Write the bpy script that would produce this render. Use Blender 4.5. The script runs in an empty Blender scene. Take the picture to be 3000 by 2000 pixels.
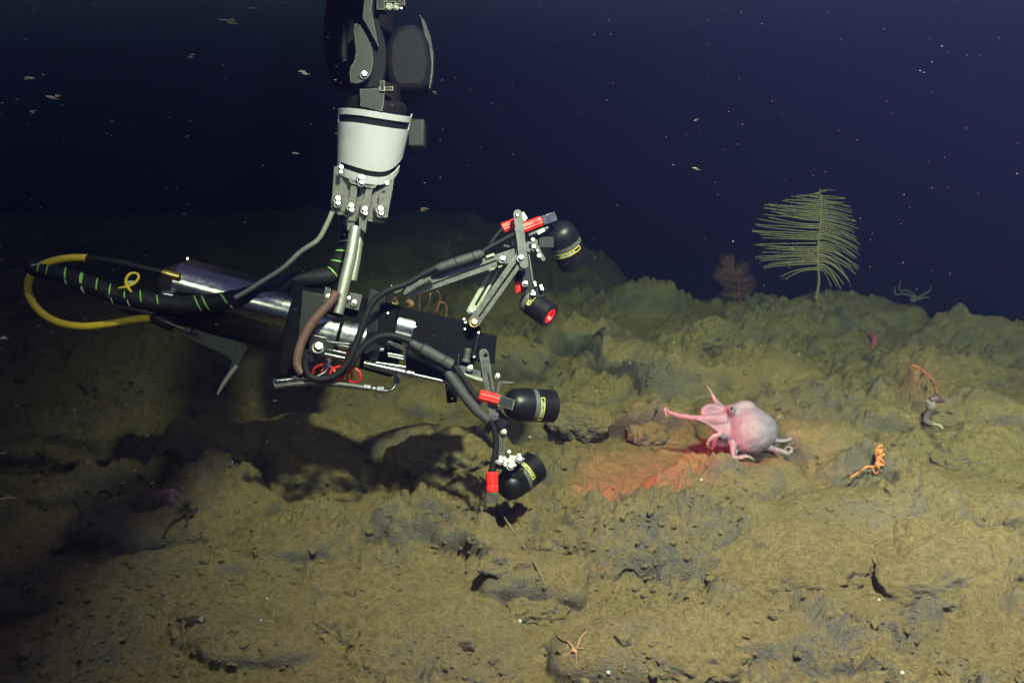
import bpy, bmesh, math, random
import numpy as np
from mathutils import Vector, Matrix
from mathutils import noise as mnoise

S = bpy.context.scene
C = S.collection
rad = math.radians

# ------------------------------------------------------------------ camera
F = 2600.0                       # focal length in photograph pixels (3000 wide)
CAM = Vector((0, 0, 1.35))
PITCH = rad(15)
FWD = Vector((0, math.cos(PITCH), -math.sin(PITCH)))
UP = Vector((0, math.sin(PITCH), math.cos(PITCH)))
RIGHT = Vector((1, 0, 0))
cam = bpy.data.cameras.new('camera')
cam.sensor_width = 36.0
cam.lens = F / 3000 * 36
cam.clip_start = 0.02
cam.clip_end = 200
co = bpy.data.objects.new('camera', cam)
C.objects.link(co)
co.location = CAM
co.rotation_euler = (math.pi / 2 - PITCH, 0, 0)
S.camera = co

# ------------------------------------------------------------------ light
S.view_settings.view_transform = 'Standard'
S.view_settings.look = 'None'
S.view_settings.gamma = 1.0
S.view_settings.exposure = 0.0
S.cycles.use_denoising = True
S.cycles.denoising_prefilter = 'ACCURATE'
S.cycles.denoising_input_passes = 'RGB_ALBEDO_NORMAL'
S.cycles.sample_clamp_direct = 14.0
S.cycles.sample_clamp_indirect = 1.5
S.cycles.max_bounces = 4
S.cycles.volume_bounces = 0
S.cycles.transparent_max_bounces = 8

W = bpy.data.worlds.new('World')
S.world = W
W.use_nodes = True
bg = W.node_tree.nodes['Background']
bg.inputs['Color'].default_value = (0.56, 0.38, 1.15, 1)   # deep water, no daylight left
bg.inputs['Strength'].default_value = 0.36


def P(px, py, d):
    """world point seen at photograph pixel (px, py) at depth d along the view axis"""
    return CAM + d * (FWD + RIGHT * ((px - 1500) / F) - UP * ((py - 1000) / F))


def spot(name, loc, aim, power, col, angle, blend, size):
    l = bpy.data.lights.new(name, 'SPOT')
    l.energy = power
    l.color = col
    l.spot_size = rad(angle)
    l.spot_blend = blend
    l.shadow_soft_size = size
    o = bpy.data.objects.new(name, l)
    C.objects.link(o)
    o.location = loc
    o.rotation_euler = (Vector(aim) - Vector(loc)).to_track_quat('-Z', 'Y').to_euler()
    return o


# the vehicle's own flood lamps, on its light bar over the camera; the last is an added fill
spot('vehicle_or_fill_lamp', (0.75, 0.30, 3.55), (1.68, 3.55, 0.0), 5600, (1.0, 0.84, 1.06), 90, 0.9, 0.085)
spot('vehicle_or_fill_lamp', (1.45, -0.2, 1.95), (1.85, 5.4, 0.2), 2100, (1.0, 0.84, 1.06), 54, 0.9, 0.05)
spot('vehicle_or_fill_lamp', (-0.70, 0.15, 1.65), (0.25, 3.0, 0.3), 55, (1.0, 0.92, 1.0), 70, 0.9, 0.06)
spot('vehicle_or_fill_lamp', (-0.95, 0.10, 2.1), (-0.72, 2.55, 0.86), 80, (1.0, 0.92, 1.0), 32, 0.9, 0.05)  # added fill spot, brightens the yellow hose and the instrument's rear
# ------------------------------------------------------------------ scene helpers
def tag(o, label=None, cat=None, group=None, kind=None):
    if label: o['label'] = label
    if cat: o['category'] = cat
    if group: o['group'] = group
    if kind: o['kind'] = kind
    return o


def root_loc(o):
    v = Vector((0, 0, 0))
    while o is not None:
        v = v + Vector(o.location)
        o = o.parent
    return v


def thing(name, loc, label, cat, group=None):
    o = bpy.data.objects.new(name, None)
    o.empty_display_size = 0.05
    C.objects.link(o)
    o.location = loc
    return tag(o, label, cat, group)


class MB:
    """collects geometry in world coordinates and links it as ONE mesh object"""
    def __init__(self):
        self.v = []
        self.f = []

    def add(self, vs, fs):
        b = len(self.v)
        self.v.extend([tuple(p) for p in vs])
        self.f.extend([tuple(b + i for i in f) for f in fs])

    def ring_stack(self, rings, caps=True, closed=False):
        n = len(rings[0])
        vs = [p for r in rings for p in r]
        fs = []
        m = len(rings)
        for i in range(m if closed else m - 1):
            j = (i + 1) % m
            for k in range(n):
                l = (k + 1) % n
                fs.append((i * n + k, i * n + l, j * n + l, j * n + k))
        if caps and not closed:
            fs.append(tuple(range(n))[::-1])
            fs.append(tuple((m - 1) * n + k for k in range(n)))
        self.add(vs, fs)

    def tube(self, pts, r, n=10, smooth=4, caps=True, wob=0.0):
        pts = [Vector(p) for p in pts]
        rs = list(r) if hasattr(r, '__len__') else [r] * len(pts)
        if smooth and len(pts) > 2:
            q, qr = [], []
            for i in range(len(pts) - 1):
                p0 = pts[max(i - 1, 0)]; p1 = pts[i]; p2 = pts[i + 1]; p3 = pts[min(i + 2, len(pts) - 1)]
                for s in range(smooth):
                    t = s / smooth
                    q.append(0.5 * ((2 * p1) + (p2 - p0) * t + (2 * p0 - 5 * p1 + 4 * p2 - p3) * t * t + (3 * p1 - p0 - 3 * p2 + p3) * t ** 3))
                    qr.append(rs[i] + (rs[i + 1] - rs[i]) * t)
            q.append(pts[-1]); qr.append(rs[-1])
            pts, rs = q, qr
        t = (pts[1] - pts[0]).normalized()
        a = t.orthogonal().normalized()
        rings = []
        for i, p in enumerate(pts):
            if i == 0: t2 = (pts[1] - pts[0])
            elif i == len(pts) - 1: t2 = pts[-1] - pts[-2]
            else: t2 = pts[i + 1] - pts[i - 1]
            if t2.length < 1e-9: t2 = t
            t2 = t2.normalized()
            a = (a - t2 * a.dot(t2))
            if a.length < 1e-6: a = t2.orthogonal()
            a.normalize()
            b = t2.cross(a)
            rr = rs[i] * (1 + wob * mnoise.noise(p * 60)) if wob else rs[i]
            rings.append([p + (a * math.cos(2 * math.pi * k / n) + b * math.sin(2 * math.pi * k / n)) * rr for k in range(n)])
            t = t2
        self.ring_stack(rings, caps)

    def lathe(self, p0, p1, prof, n=28, caps=True):
        """prof: list of (metres along the axis from p0, radius)"""
        p0 = Vector(p0); ax = (Vector(p1) - p0).normalized()
        a = ax.orthogonal().normalized(); b = ax.cross(a)
        rings = []
        for s, r in prof:
            c = p0 + ax * s
            rings.append([c + (a * math.cos(2 * math.pi * k / n) + b * math.sin(2 * math.pi * k / n)) * r for k in range(n)])
        self.ring_stack(rings, caps)

    def cyl(self, p0, p1, r0, r1=None, n=24, bev=0.0):
        r1 = r0 if r1 is None else r1
        L = (Vector(p1) - Vector(p0)).length
        if bev:
            self.lathe(p0, p1, [(0, r0 - bev), (bev, r0), (L - bev, r1), (L, r1 - bev)], n)
        else:
            self.lathe(p0, p1, [(0, r0), (L, r1)], n)

    def box(self, c, ax, ay, az):
        c = Vector(c); ax = Vector(ax); ay = Vector(ay); az = Vector(az)
        vs = [c + ax * i + ay * j + az * k for i in (-1, 1) for j in (-1, 1) for k in (-1, 1)]
        fs = [(0, 1, 3, 2), (4, 6, 7, 5), (0, 4, 5, 1), (2, 3, 7, 6), (0, 2, 6, 4), (1, 5, 7, 3)]
        self.add(vs, fs)

    def build(self, name, mat, parent=None, sharp=38, bevel=0.0):
        off = root_loc(parent)
        me = bpy.data.meshes.new(name)
        me.from_pydata([(v[0] - off.x, v[1] - off.y, v[2] - off.z) for v in self.v], [], self.f)
        bm = bmesh.new(); bm.from_mesh(me)
        bmesh.ops.recalc_face_normals(bm, faces=bm.faces)
        bm.to_mesh(me); bm.free()
        me.shade_smooth()
        me.set_sharp_from_angle(angle=rad(sharp))
        me.materials.append(mat)
        o = bpy.data.objects.new(name, me)
        C.objects.link(o)
        o.parent = parent
        if bevel:
            m = o.modifiers.new('bevel', 'BEVEL')
            m.width = bevel; m.segments = 2; m.limit_method = 'ANGLE'; m.angle_limit = rad(40)
            m.harden_normals = False
        return o


def new_mat(name):
    m = bpy.data.materials.new(name)
    m.use_nodes = True
    nt = m.node_tree
    return m, nt, nt.nodes['Principled BSDF']


def nd(nt, kind, **kw):
    n = nt.nodes.new(kind)
    for k, v in kw.items():
        if k in n.inputs:
            n.inputs[k].default_value = v
        else:
            setattr(n, k, v)
    return n


# ------------------------------------------------------------------ noise for the terrain
def _hash(ix, iy, seed):
    h = (ix.astype(np.int64) * 374761393 + iy.astype(np.int64) * 668265263 + seed * 1442695041) & 0xFFFFFFFF
    h = ((h ^ (h >> 13)) * 1274126177) & 0xFFFFFFFF
    h = h ^ (h >> 16)
    return (h & 0xFFFF) / 65535.0


def vnoise(x, y, seed=0):
    ix = np.floor(x); iy = np.floor(y)
    fx = x - ix; fy = y - iy
    fx = fx * fx * fx * (fx * (fx * 6 - 15) + 10); fy = fy * fy * fy * (fy * (fy * 6 - 15) + 10)
    a = _hash(ix, iy, seed); b = _hash(ix + 1, iy, seed); c = _hash(ix, iy + 1, seed); d = _hash(ix + 1, iy + 1, seed)
    return (a + (b - a) * fx) * (1 - fy) + (c + (d - c) * fx) * fy - 0.5


def fbm(x, y, octv, seed=0, gain=0.5):
    t = 0; a = 1.0
    for o in range(octv):
        ca, sa = math.cos(o * 0.9), math.sin(o * 0.9)
        t = t + a * vnoise((x * ca - y * sa) * 2 ** o + o * 17.3, (x * sa + y * ca) * 2 ** o - o * 9.1, seed + o * 7)
        a *= gain
    return t


def knobs(x, y, seed, r=.62):
    """rounded lumps, one to a cell"""
    ix = np.floor(x); iy = np.floor(y)
    best = np.zeros_like(x)
    for dx in (-1, 0, 1):
        for dy in (-1, 0, 1):
            cx = ix + dx; cy = iy + dy
            fx = cx + .15 + .7 * _hash(cx, cy, seed); fy = cy + .15 + .7 * _hash(cx, cy, seed + 3)
            s = .45 + .55 * _hash(cx, cy, seed + 5)
            d2 = ((x - fx) ** 2 + (y - fy) ** 2) / (r * s) ** 2
            best = np.maximum(best, s * np.sqrt(np.clip(1 - d2, 0, 1)))
    return best


def sstep(a, b, x):
    t = np.clip((x - a) / (b - a), 0, 1)
    return t * t * (3 - 2 * t)


def flat(px, py, z=0.0):
    """where the ray of a pixel meets the level z"""
    dv = FWD + RIGHT * ((px - 1500) / F) - UP * ((py - 1000) / F)
    d = (z - CAM.z) / dv.z
    return CAM + dv * d, d


random.seed(11)
DOMES = []      # x, y, rx, ry, angle, height, exposure
# the mounds that can be told apart in the foreground: pixel, half width in pixels, depth/width ratio, height
for px, py, w, asp, h, e in [
    (2010, 1620, 400, .62, .13, .55), (2560, 1600, 360, .80, .14, .75), (2380, 1345, 175, .80, .11, .8),
    (2300, 1900, 420, .5, .07, .5), (1800, 1960, 190, .9, .11, .7), (2080, 1470, 210, .7, .06, .4),
    (1900, 1260, 150, .7, .10, .4), (1620, 1225, 210, .8, .10, .8), (1270, 1330, 240, .7, .10, .7),
    (860, 1340, 250, .8, .12, .5), (640, 1370, 200, .8, .10, .4), (1250, 1205, 130, .9, .12, .5),
    (2800, 1500, 250, .8, .11, .8), (2880, 1270, 200, .8, .12, .9), (2620, 1240, 170, .8, .10, .9),
    (2230, 1120, 200, .8, .14, .5), (2030, 1000, 170, .9, .20, .4), (2210, 960, 170, .9, .18, .4),
    (2460, 905, 160, .9, .22, .3), (2330, 930, 120, .9, .16, .3), (2590, 915, 120, .9, .20, .3), (2850, 985, 150, .9, .22, .2),
    (2000, 1130, 150, .8, .13, .7), (2740, 1080, 210, .8, .14, .4), (1850, 1090, 160, .8, .15, .5),
    (1700, 1010, 170, .8, .20, .4), (1490, 1060, 160, .8, .16, .5), (1430, 1650, 150, .6, .07, .7),
    (1560, 1740, 190, .7, .07, .6), (1330, 1500, 180, .6, .04, .3), (1180, 1600, 200, .45, .05, .6),
    (900, 1640, 200, .4, .05, .6), (420, 1620, 230, .5, .07, .6), (520, 1720, 220, .4, .06, .7), (180, 1780, 260, .5, .07, .7),
    (700, 1930, 260, .5, .08, .8), (1250, 1870, 260, .6, .06, .4), (300, 1480, 200, .6, .07, .5), (160, 1330, 220, .6, .09, .6),
    (1880, 890, 150, .9, .26, .3), (1480, 870, 190, .9, .25, .3), (1180, 800, 220, .9, .24, .3), (720, 830, 240, .9, .2, .3), (640, 740, 150, .9, .34, .3), (1080, 740, 200, .9, .32, .3),
]:
    c, d = flat(px, py)
    r = w * d / F
    DOMES.append((c.x, c.y, r, r * asp, random.uniform(-.5, .5), h * (.80 if py < 1010 else 1.25 if w > 240 else 1.6), e))
NEAR = len(DOMES)
for i in range(2300):
    y = 1.0 + 11.5 * random.random() ** 0.8
    x = random.uniform(-1, 1) * (1.4 + 0.75 * y)
    r = min(0.05 * math.exp(random.gauss(0.45, 0.6)), .30) * (0.75 + 0.06 * y)
    DOMES.append((x, y, r, r * random.uniform(.55, 1.0), random.uniform(0, 3.14), r * random.uniform(.30, .60) * (.8 if y > 5.2 else 1) * (0.7 if y < 2.6 else 1.0), random.random()))
DOMES = np.array(DOMES)

RIDGE_X = np.array([-3.0, -0.5, 0.3, 0.9, 1.5, 2.1, 2.6, 2.85, 3.1, 3.4, 4.0, 6.0])
RIDGE_Y = np.array([6.6, 6.2, 6.0, 5.9, 6.0, 6.1, 6.0, 5.75, 5.6, 5.2, 4.8, 4.3])


def height(x, y, full=True):
    """terrain height and how bare the rock is, at arrays x, y"""
    x = np.asarray(x, float); y = np.asarray(y, float)
    z = 0.16 * vnoise(x * .45 + 3, y * .45, 5) + 0.07 * fbm(x * 1.1, y * 1.1, 2, 21)
    wx = x + 0.06 * fbm(x * 4.5, y * 4.5, 4, 41, .55); wy = y + 0.06 * fbm(x * 4.5 + 9, y * 4.5, 4, 57, .55)
    dz = np.zeros_like(x); ex = np.zeros_like(x)
    big = x.size > 5000
    for (cx, cy, rx, ry, an, h, e) in DOMES:
        R = max(rx, ry) * 1.25
        if big:
            idx = np.nonzero((np.abs(x - cx) < R) & (np.abs(y - cy) < R))[0]
            if idx.size == 0: continue
            ux = wx[idx] - cx; uy = wy[idx] - cy
        else:
            idx = slice(None); ux = wx - cx; uy = wy - cy
        ca, sa = math.cos(an), math.sin(an)
        q = ((ux * ca + uy * sa) / rx) ** 2 + ((-ux * sa + uy * ca) / ry) ** 2
        p = h * (np.clip(1 - q, 0, 1) ** (0.40 + 0.2 * e + (.2 if R > .34 else 0)) - 0.16 * np.exp(-((q - 1.08) / 0.13) ** 2))
        cur = dz[idx]
        m = np.where((q > .95) & (cur > .6 * h), cur, np.maximum(cur, p) + 0.28 * np.minimum(cur, p))
        ex[idx] = np.where(p > cur, e * np.clip(1.4 - q, 0, 1), ex[idx])
        dz[idx] = m
    # soft sediment fills the lows
    dz = dz * (0.80 + 0.55 * fbm(x * 1.7, y * 1.7, 2, 77))
    z = z + dz
    z = z + 0.020 * fbm(x * 8, y * 8, 3, 91, .5) * (0.4 + ex)
    rough = sstep(-.12, .22, fbm(x * 3.1, y * 3.1, 3, 33))
    rr = 0.22 + rough
    z = z + 0.040 * rr * knobs(x * 9.5, y * 9.5, 61) + 0.022 * rr * knobs(x * 21, y * 21, 71) + 0.008 * rr * knobs(x * 47, y * 47, 81)
    z = z + 0.017 * rr * fbm(x * 26, y * 26, 3, 101, .62) + 0.008 * rr * np.abs(fbm(x * 90, y * 90, 2, 111))
    # the drop beyond the ridge on the right, a shallow trough beyond it on the left
    ye = np.interp(x, RIDGE_X, RIDGE_Y)
    t = np.clip(y - ye, 0, None)
    amt = sstep(0.6, 2.5, x)
    far = np.clip(y - (11.0 - 3.0 * sstep(-1.2, 1.6, x)), 0, None)
    z = z - np.minimum(.16 * far ** 1.5, 5.0)
    z = z - amt * np.minimum(0.55 * t ** 1.15, 6.0) - (1 - amt) * 0.20 * sstep(0, 1.2, t) * (1 - sstep(1.6, 3.0, t))
    lean = dz * (.60 + 1.0 * fbm(x * 2.3, y * 2.3, 2, 141))
    return z, ex, rough, np.clip(lean, 0, .2)


# ------------------------------------------------------------------ the seabed
def seabed_material(name, scale=1.0):
    m, nt, b = new_mat(name)
    L = nt.links.new
    geo = nd(nt, 'ShaderNodeNewGeometry')
    tc = nd(nt, 'ShaderNodeTexCoord')
    n1 = nd(nt, 'ShaderNodeTexNoise', Scale=5.5, Detail=5.0, Roughness=.62)
    n2 = nd(nt, 'ShaderNodeTexNoise', Scale=48.0, Detail=8.0, Roughness=.78)
    n3 = nd(nt, 'ShaderNodeTexNoise', Scale=1.6, Detail=4.0, Roughness=.6)
    n4 = nd(nt, 'ShaderNodeTexNoise', Scale=130.0, Detail=5.0, Roughness=.75)
    vo = nd(nt, 'ShaderNodeTexVoronoi', Scale=95.0)
    for n in (n1, n2, n3, n4, vo):
        L(geo.outputs['Position'], n.inputs['Vector'])
    sep = nd(nt, 'ShaderNodeSeparateXYZ')
    L(geo.outputs['Normal'], sep.inputs[0])

    def mth(op, a, bb=None, clamp=False):
        q = nd(nt, 'ShaderNodeMath', operation=op, use_clamp=clamp)
        for i, v in enumerate((a, bb)):
            if v is None: continue
            if isinstance(v, (int, float)): q.inputs[i].default_value = v
            else: L(v, q.inputs[i])
        return q.outputs[0]
    slope = mth('SUBTRACT', 1.0, sep.outputs['Z'])
    at = nd(nt, 'ShaderNodeAttribute', attribute_name='bare')
    s = mth('MULTIPLY', slope, .62)
    s = mth('ADD', s, mth('MULTIPLY', mth('SUBTRACT', n1.outputs[0], .5), 1.7))
    s = mth('ADD', s, mth('MULTIPLY', mth('SUBTRACT', n2.outputs[0], .5), 1.5))
    s = mth('ADD', s, mth('MULTIPLY', mth('SUBTRACT', n4.outputs[0], .5), 2.6))
    s = mth('ADD', s, mth('MULTIPLY', at.outputs['Fac'], .30))
    rm = nd(nt, 'ShaderNodeMapRange')
    rm.inputs['From Min'].default_value = .38; rm.inputs['From Max'].default_value = .60
    L(s, rm.inputs['Value'])
    sed = nd(nt, 'ShaderNodeMixRGB')
    sed.inputs[1].default_value = (0.42, 0.300, 0.160, 1); sed.inputs[2].default_value = (0.315, 0.234, 0.142, 1)
    L(n3.outputs[0], sed.inputs[0])
    sp = nd(nt, 'ShaderNodeValToRGB')
    sp.color_ramp.elements[0].position = .30; sp.color_ramp.elements[0].color = (.30, .28, .28, 1)
    sp.color_ramp.elements[1].position = .62; sp.color_ramp.elements[1].color = (1.12, 1.1, 1.05, 1)
    L(n2.outputs[0], sp.inputs[0])
    mul = nd(nt, 'ShaderNodeMixRGB', blend_type='MULTIPLY')
    mul.inputs[0].default_value = .9
    L(sed.outputs[0], mul.inputs[1]); L(sp.outputs[0], mul.inputs[2])
    n5 = nd(nt, 'ShaderNodeTexNoise', Scale=170.0, Detail=3.0, Roughness=.7)
    L(geo.outputs['Position'], n5.inputs['Vector'])
    gr = nd(nt, 'ShaderNodeValToRGB')
    gr.color_ramp.elements[0].position = .36; gr.color_ramp.elements[0].color = (.70, .69, .67, 1)
    gr.color_ramp.elements[1].position = .60; gr.color_ramp.elements[1].color = (1.12, 1.11, 1.10, 1)
    L(n5.outputs[0], gr.inputs[0])
    mul2 = nd(nt, 'ShaderNodeMixRGB', blend_type='MULTIPLY')
    mul2.inputs[0].default_value = 1.0
    L(mul.outputs[0], mul2.inputs[1]); L(gr.outputs[0], mul2.inputs[2])
    rock = nd(nt, 'ShaderNodeValToRGB')
    rock.color_ramp.elements[0].position = .35; rock.color_ramp.elements[0].color = (.070, .060, .064, 1)
    rock.color_ramp.elements[1].position = .75; rock.color_ramp.elements[1].color = (.33, .28, .27, 1)
    L(n4.outputs[0], rock.inputs[0])
    mix = nd(nt, 'ShaderNodeMixRGB')
    L(rm.outputs[0], mix.inputs[0]); L(mul2.outputs[0], mix.inputs[1]); L(rock.outputs[0], mix.inputs[2])
    L(mix.outputs[0], b.inputs['Base Color'])
    b.inputs['Roughness'].default_value = .95
    b.inputs['Specular IOR Level'].default_value = .15
    h = mth('ADD', mth('MULTIPLY', n2.outputs[0], .9), mth('MULTIPLY', n4.outputs[0], .7))
    h = mth('SUBTRACT', h, mth('MULTIPLY', mth('SUBTRACT', .6, vo.outputs['Distance']), .12))
    bp = nd(nt, 'ShaderNodeBump', Strength=1.0, Distance=.026)
    L(h, bp.inputs['Height']); L(bp.outputs[0], b.inputs['Normal'])
    return m


SEABED = seabed_material('sediment_on_lava')


def make_seabed():
    na, nr = 860, 820
    ang = np.linspace(rad(-46), rad(46), na)
    r = np.concatenate([np.geomspace(0.95, 11.0, nr - 40), np.geomspace(11.3, 34, 40)])
    A, R = np.meshgrid(ang, r)
    x = (R * np.sin(A)).ravel(); y = (R * np.cos(A)).ravel() - 0.15
    z, ex, ro, lean = height(x, y)
    # the pillows bulge towards the open side of the slope and overhang their feet
    ln = lean * sstep(1.2, 1.8, y)
    y = y - ln; x = x - ln * (.25 * x / np.maximum(y, 1))
    n = len(r)
    me = bpy.data.meshes.new('seabed')
    me.vertices.add(n * na)
    me.vertices.foreach_set('co', np.stack([x, y, z], 1).ravel())
    I = np.arange(n * na).reshape(n, na)
    q = np.stack([I[:-1, :-1], I[:-1, 1:], I[1:, 1:], I[1:, :-1]], -1).reshape(-1, 4)
    nf = len(q)
    me.loops.add(nf * 4); me.polygons.add(nf)
    me.loops.foreach_set('vertex_index', q.ravel().astype(np.int32))
    me.polygons.foreach_set('loop_start', np.arange(0, nf * 4, 4, dtype=np.int32))
    me.polygons.foreach_set('loop_total', np.full(nf, 4, dtype=np.int32))
    me.update()
    a = me.attributes.new('bare', 'FLOAT', 'POINT')
    a.data.foreach_set('value', (ex * .8 + ro * .5 - .2).astype(np.float32))
    me.shade_smooth()
    me.materials.append(SEABED)
    o = bpy.data.objects.new('seabed', me)
    C.objects.link(o)
    o['kind'] = 'structure'
    if me.polygons[0].normal.z < 0:
        me.flip_normals()


    return o


SEA = make_seabed()
bpy.context.view_layer.update()


def ground(px, py, lift=0.0):
    """the point of the terrain under a pixel, and its depth"""
    dv = FWD + RIGHT * ((px - 1500) / F) - UP * ((py - 1000) / F)
    ok, p, n, i = SEA.ray_cast(CAM, dv.normalized(), distance=9.8 * dv.length)
    if not ok:
        p = CAM + dv * 9.5
    d = (p - CAM).dot(FWD)
    return Vector((p.x, p.y, p.z + lift)), d

# ------------------------------------------------------------------ the water
def make_haze():
    m = MB()
    m.box((0, 44, -1.5), (70, 0, 0), (0, 49, 0), (0, 0, 5.3))
    mt, nt, b = new_mat('sea_water')
    nt.nodes.remove(b)
    v = nd(nt, 'ShaderNodeVolumePrincipled')
    v.inputs['Color'].default_value = (.145, .15, .64, 1)
    v.inputs['Density'].default_value = .35
    v.inputs['Density Attribute'].default_value = ''
    v.inputs['Anisotropy'].default_value = .9
    v.inputs['Absorption Color'].default_value = (.30, .52, .56, 1)
    nt.links.new(v.outputs[0], nt.nodes['Material Output'].inputs['Volume'])
    o = m.build('haze', mt)
    o['kind'] = 'stuff'
    o['label'] = 'dark blue sea water that dims and tints everything far off'
    o['category'] = 'water'


make_haze()
# ------------------------------------------------------------------ materials of the equipment and the animals
def plain(name, col, rough=.5, metal=0.0, spec=.5, var=.25, vscale=40.0, bump=0.0, bscale=300.0, worn=None, sss=0.0, edge=.0025):
    m, nt, b = new_mat(name)
    L = nt.links.new
    tc = nd(nt, 'ShaderNodeTexCoord')
    n = nd(nt, 'ShaderNodeTexNoise', Scale=vscale, Detail=5.0, Roughness=.65)
    L(tc.outputs['Object'], n.inputs['Vector'])
    r = nd(nt, 'ShaderNodeValToRGB')
    r.color_ramp.elements[0].position = .3; r.color_ramp.elements[1].position = .7
    r.color_ramp.elements[0].color = tuple(c * (1 - var) for c in col) + (1,)
    r.color_ramp.elements[1].color = tuple(min(c * (1 + var * .6), 1) for c in col) + (1,)
    L(n.outputs[0], r.inputs[0])
    out = r.outputs[0]
    if worn:
        bv = nd(nt, 'ShaderNodeBevel', samples=4)
        bv.inputs['Radius'].default_value = edge
        g = nd(nt, 'ShaderNodeNewGeometry')
        dt = nd(nt, 'ShaderNodeVectorMath', operation='DOT_PRODUCT')
        L(bv.outputs[0], dt.inputs[0]); L(g.outputs['Normal'], dt.inputs[1])
        n2 = nd(nt, 'ShaderNodeTexNoise', Scale=55.0, Detail=4.0, Roughness=.7)
        L(tc.outputs['Object'], n2.inputs['Vector'])
        a = nd(nt, 'ShaderNodeMath', operation='SUBTRACT'); a.inputs[0].default_value = 1.0
        L(dt.outputs['Value'], a.inputs[1])
        a2 = nd(nt, 'ShaderNodeMath', operation='MULTIPLY'); L(a.outputs[0], a2.inputs[0]); L(n2.outputs[0], a2.inputs[1])
        mr = nd(nt, 'ShaderNodeMapRange'); mr.inputs['From Min'].default_value = .015; mr.inputs['From Max'].default_value = .05
        L(a2.outputs[0], mr.inputs['Value'])
        mx = nd(nt, 'ShaderNodeMixRGB'); mx.inputs[2].default_value = tuple(worn) + (1,)
        L(mr.outputs[0], mx.inputs[0]); L(out, mx.inputs[1]); out = mx.outputs[0]
    L(out, b.inputs['Base Color'])
    rr = nd(nt, 'ShaderNodeMapRange')
    rr.inputs['To Min'].default_value = max(rough - .12, .03); rr.inputs['To Max'].default_value = min(rough + .12, 1)
    L(n.outputs[0], rr.inputs['Value']); L(rr.outputs[0], b.inputs['Roughness'])
    b.inputs['Metallic'].default_value = metal
    b.inputs['Specular IOR Level'].default_value = spec
    if sss:
        b.inputs['Subsurface Weight'].default_value = sss
        b.inputs['Subsurface Radius'].default_value = (.02, .01, .008)
        b.inputs['Subsurface Scale'].default_value = .5
    if bump:
        n3 = nd(nt, 'ShaderNodeTexNoise', Scale=bscale, Detail=4.0, Roughness=.6)
        L(tc.outputs['Object'], n3.inputs['Vector'])
        bp = nd(nt, 'ShaderNodeBump', Strength=bump, Distance=.002)
        L(n3.outputs[0], bp.inputs['Height']); L(bp.outputs[0], b.inputs['Normal'])
    return m


STEEL = plain('polished_steel', (.42, .42, .42), .20, 1.0, vscale=90)
BOLT = plain('bolt_steel', (.34, .33, .31), .3, 1.0, vscale=60)
ALU = plain('worn_grey_aluminium', (.085, .082, .090), .45, .45, var=.5, vscale=45, worn=(.6, .58, .55), bump=.25, bscale=180, edge=.0015)
ALU2 = plain('pale_aluminium', (.28, .29, .27), .55, .2, vscale=70)
TITAN = plain('scuffed_titanium', (.085, .078, .08), .5, .45, var=.5, vscale=38, worn=(.62, .6, .55), bump=.3, bscale=150, edge=.0015)
HANDLE = plain('scratched_tube_metal', (.52, .51, .50), .38, .75, vscale=120, bump=.5, bscale=260)
ARM = plain('dark_arm_paint', (.016, .014, .017), .55, .0, .25, vscale=30, worn=(.62, .60, .56), bump=.2, bscale=120, edge=.003)
ARMB = plain('black_arm_casing', (.007, .006, .008), .7, .0, .12, vscale=25, bump=.2, bscale=90)
BLACK = plain('black_anodised_metal', (.006, .0055, .008), .4, .0, .3, vscale=40)
PANEL = plain('matt_black_panel', (.005, .0045, .0065), .8, .0, .06, vscale=40, bump=.15)
RUBBER = plain('black_rubber', (.009, .0085, .011), .6, .0, .18, vscale=60, bump=.2)
SLEEVE = plain('grey_black_cable_moulding', (.040, .038, .044), .6, .0, .35, vscale=60, bump=.4, bscale=220)
WHITE = plain('white_plastic', (.44, .42, .51), .45, .0, .4, var=.06, vscale=14)
RED = plain('red_plastic', (.72, .022, .022), .42, .0, .5, var=.15)
YELLOW = plain('yellow_hose', (.68, .47, .03), .55, .0, .35, var=.15, bump=.3, bscale=250)
GREEN = plain('lime_reflective_tape', (.24, .52, .10), .5, .0, .5, var=.1)
PALE = plain('pale_tape', (.5, .5, .42), .5, .0, .4, var=.15)
CLEAR = plain('cloudy_plastic_tube', (.20, .21, .19), .3, .0, .6, var=.2)
BROWN = plain('brown_rubber_hose', (.115, .060, .050), .55, .0, .4, var=.25)
BRASS = plain('brass', (.55, .38, .12), .3, 1.0)
BODY = plain('deep_brown_black_housing', (.018, .014, .013), .45, .0, .4, vscale=20)
LABELW = plain('white_print', (.75, .75, .75), .5, .0, .3, var=.05)
LABELY = plain('yellow_print', (.75, .62, .06), .5, .0, .3, var=.05)
LABELG = plain('grey_label_band', (.075, .073, .082), .5, .0, .4, var=.1)
WIRE = plain('red_cable', (.55, .02, .02), .45, .0, .4, var=.15)


def glow(name, col, strength):
    m, nt, b = new_mat(name)
    b.inputs['Base Color'].default_value = (.2, .01, .01, 1)
    b.inputs['Emission Color'].default_value = col
    b.inputs['Emission Strength'].default_value = strength
    return m


REDGLOW = glow('lit_red_led', (1, .015, .03, 1), 1.6)
HOTGLOW = glow('lit_led_core', (1, .5, .45, 1), 3.0)
# ------------------------------------------------------------------ tool space: the equipment hangs about 2.6 m off
def dT(px):
    return 2.6 + (px - 1000) * 1.2e-4


def T(px, py, off=0.0):
    return P(px, py, dT(px) + off)


def pm(r, px=1000):
    return r * dT(px) / F


def zc(x0, y0, s):
    return lambda x, y: (x0 + s * x, y0 + s * y)


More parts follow.
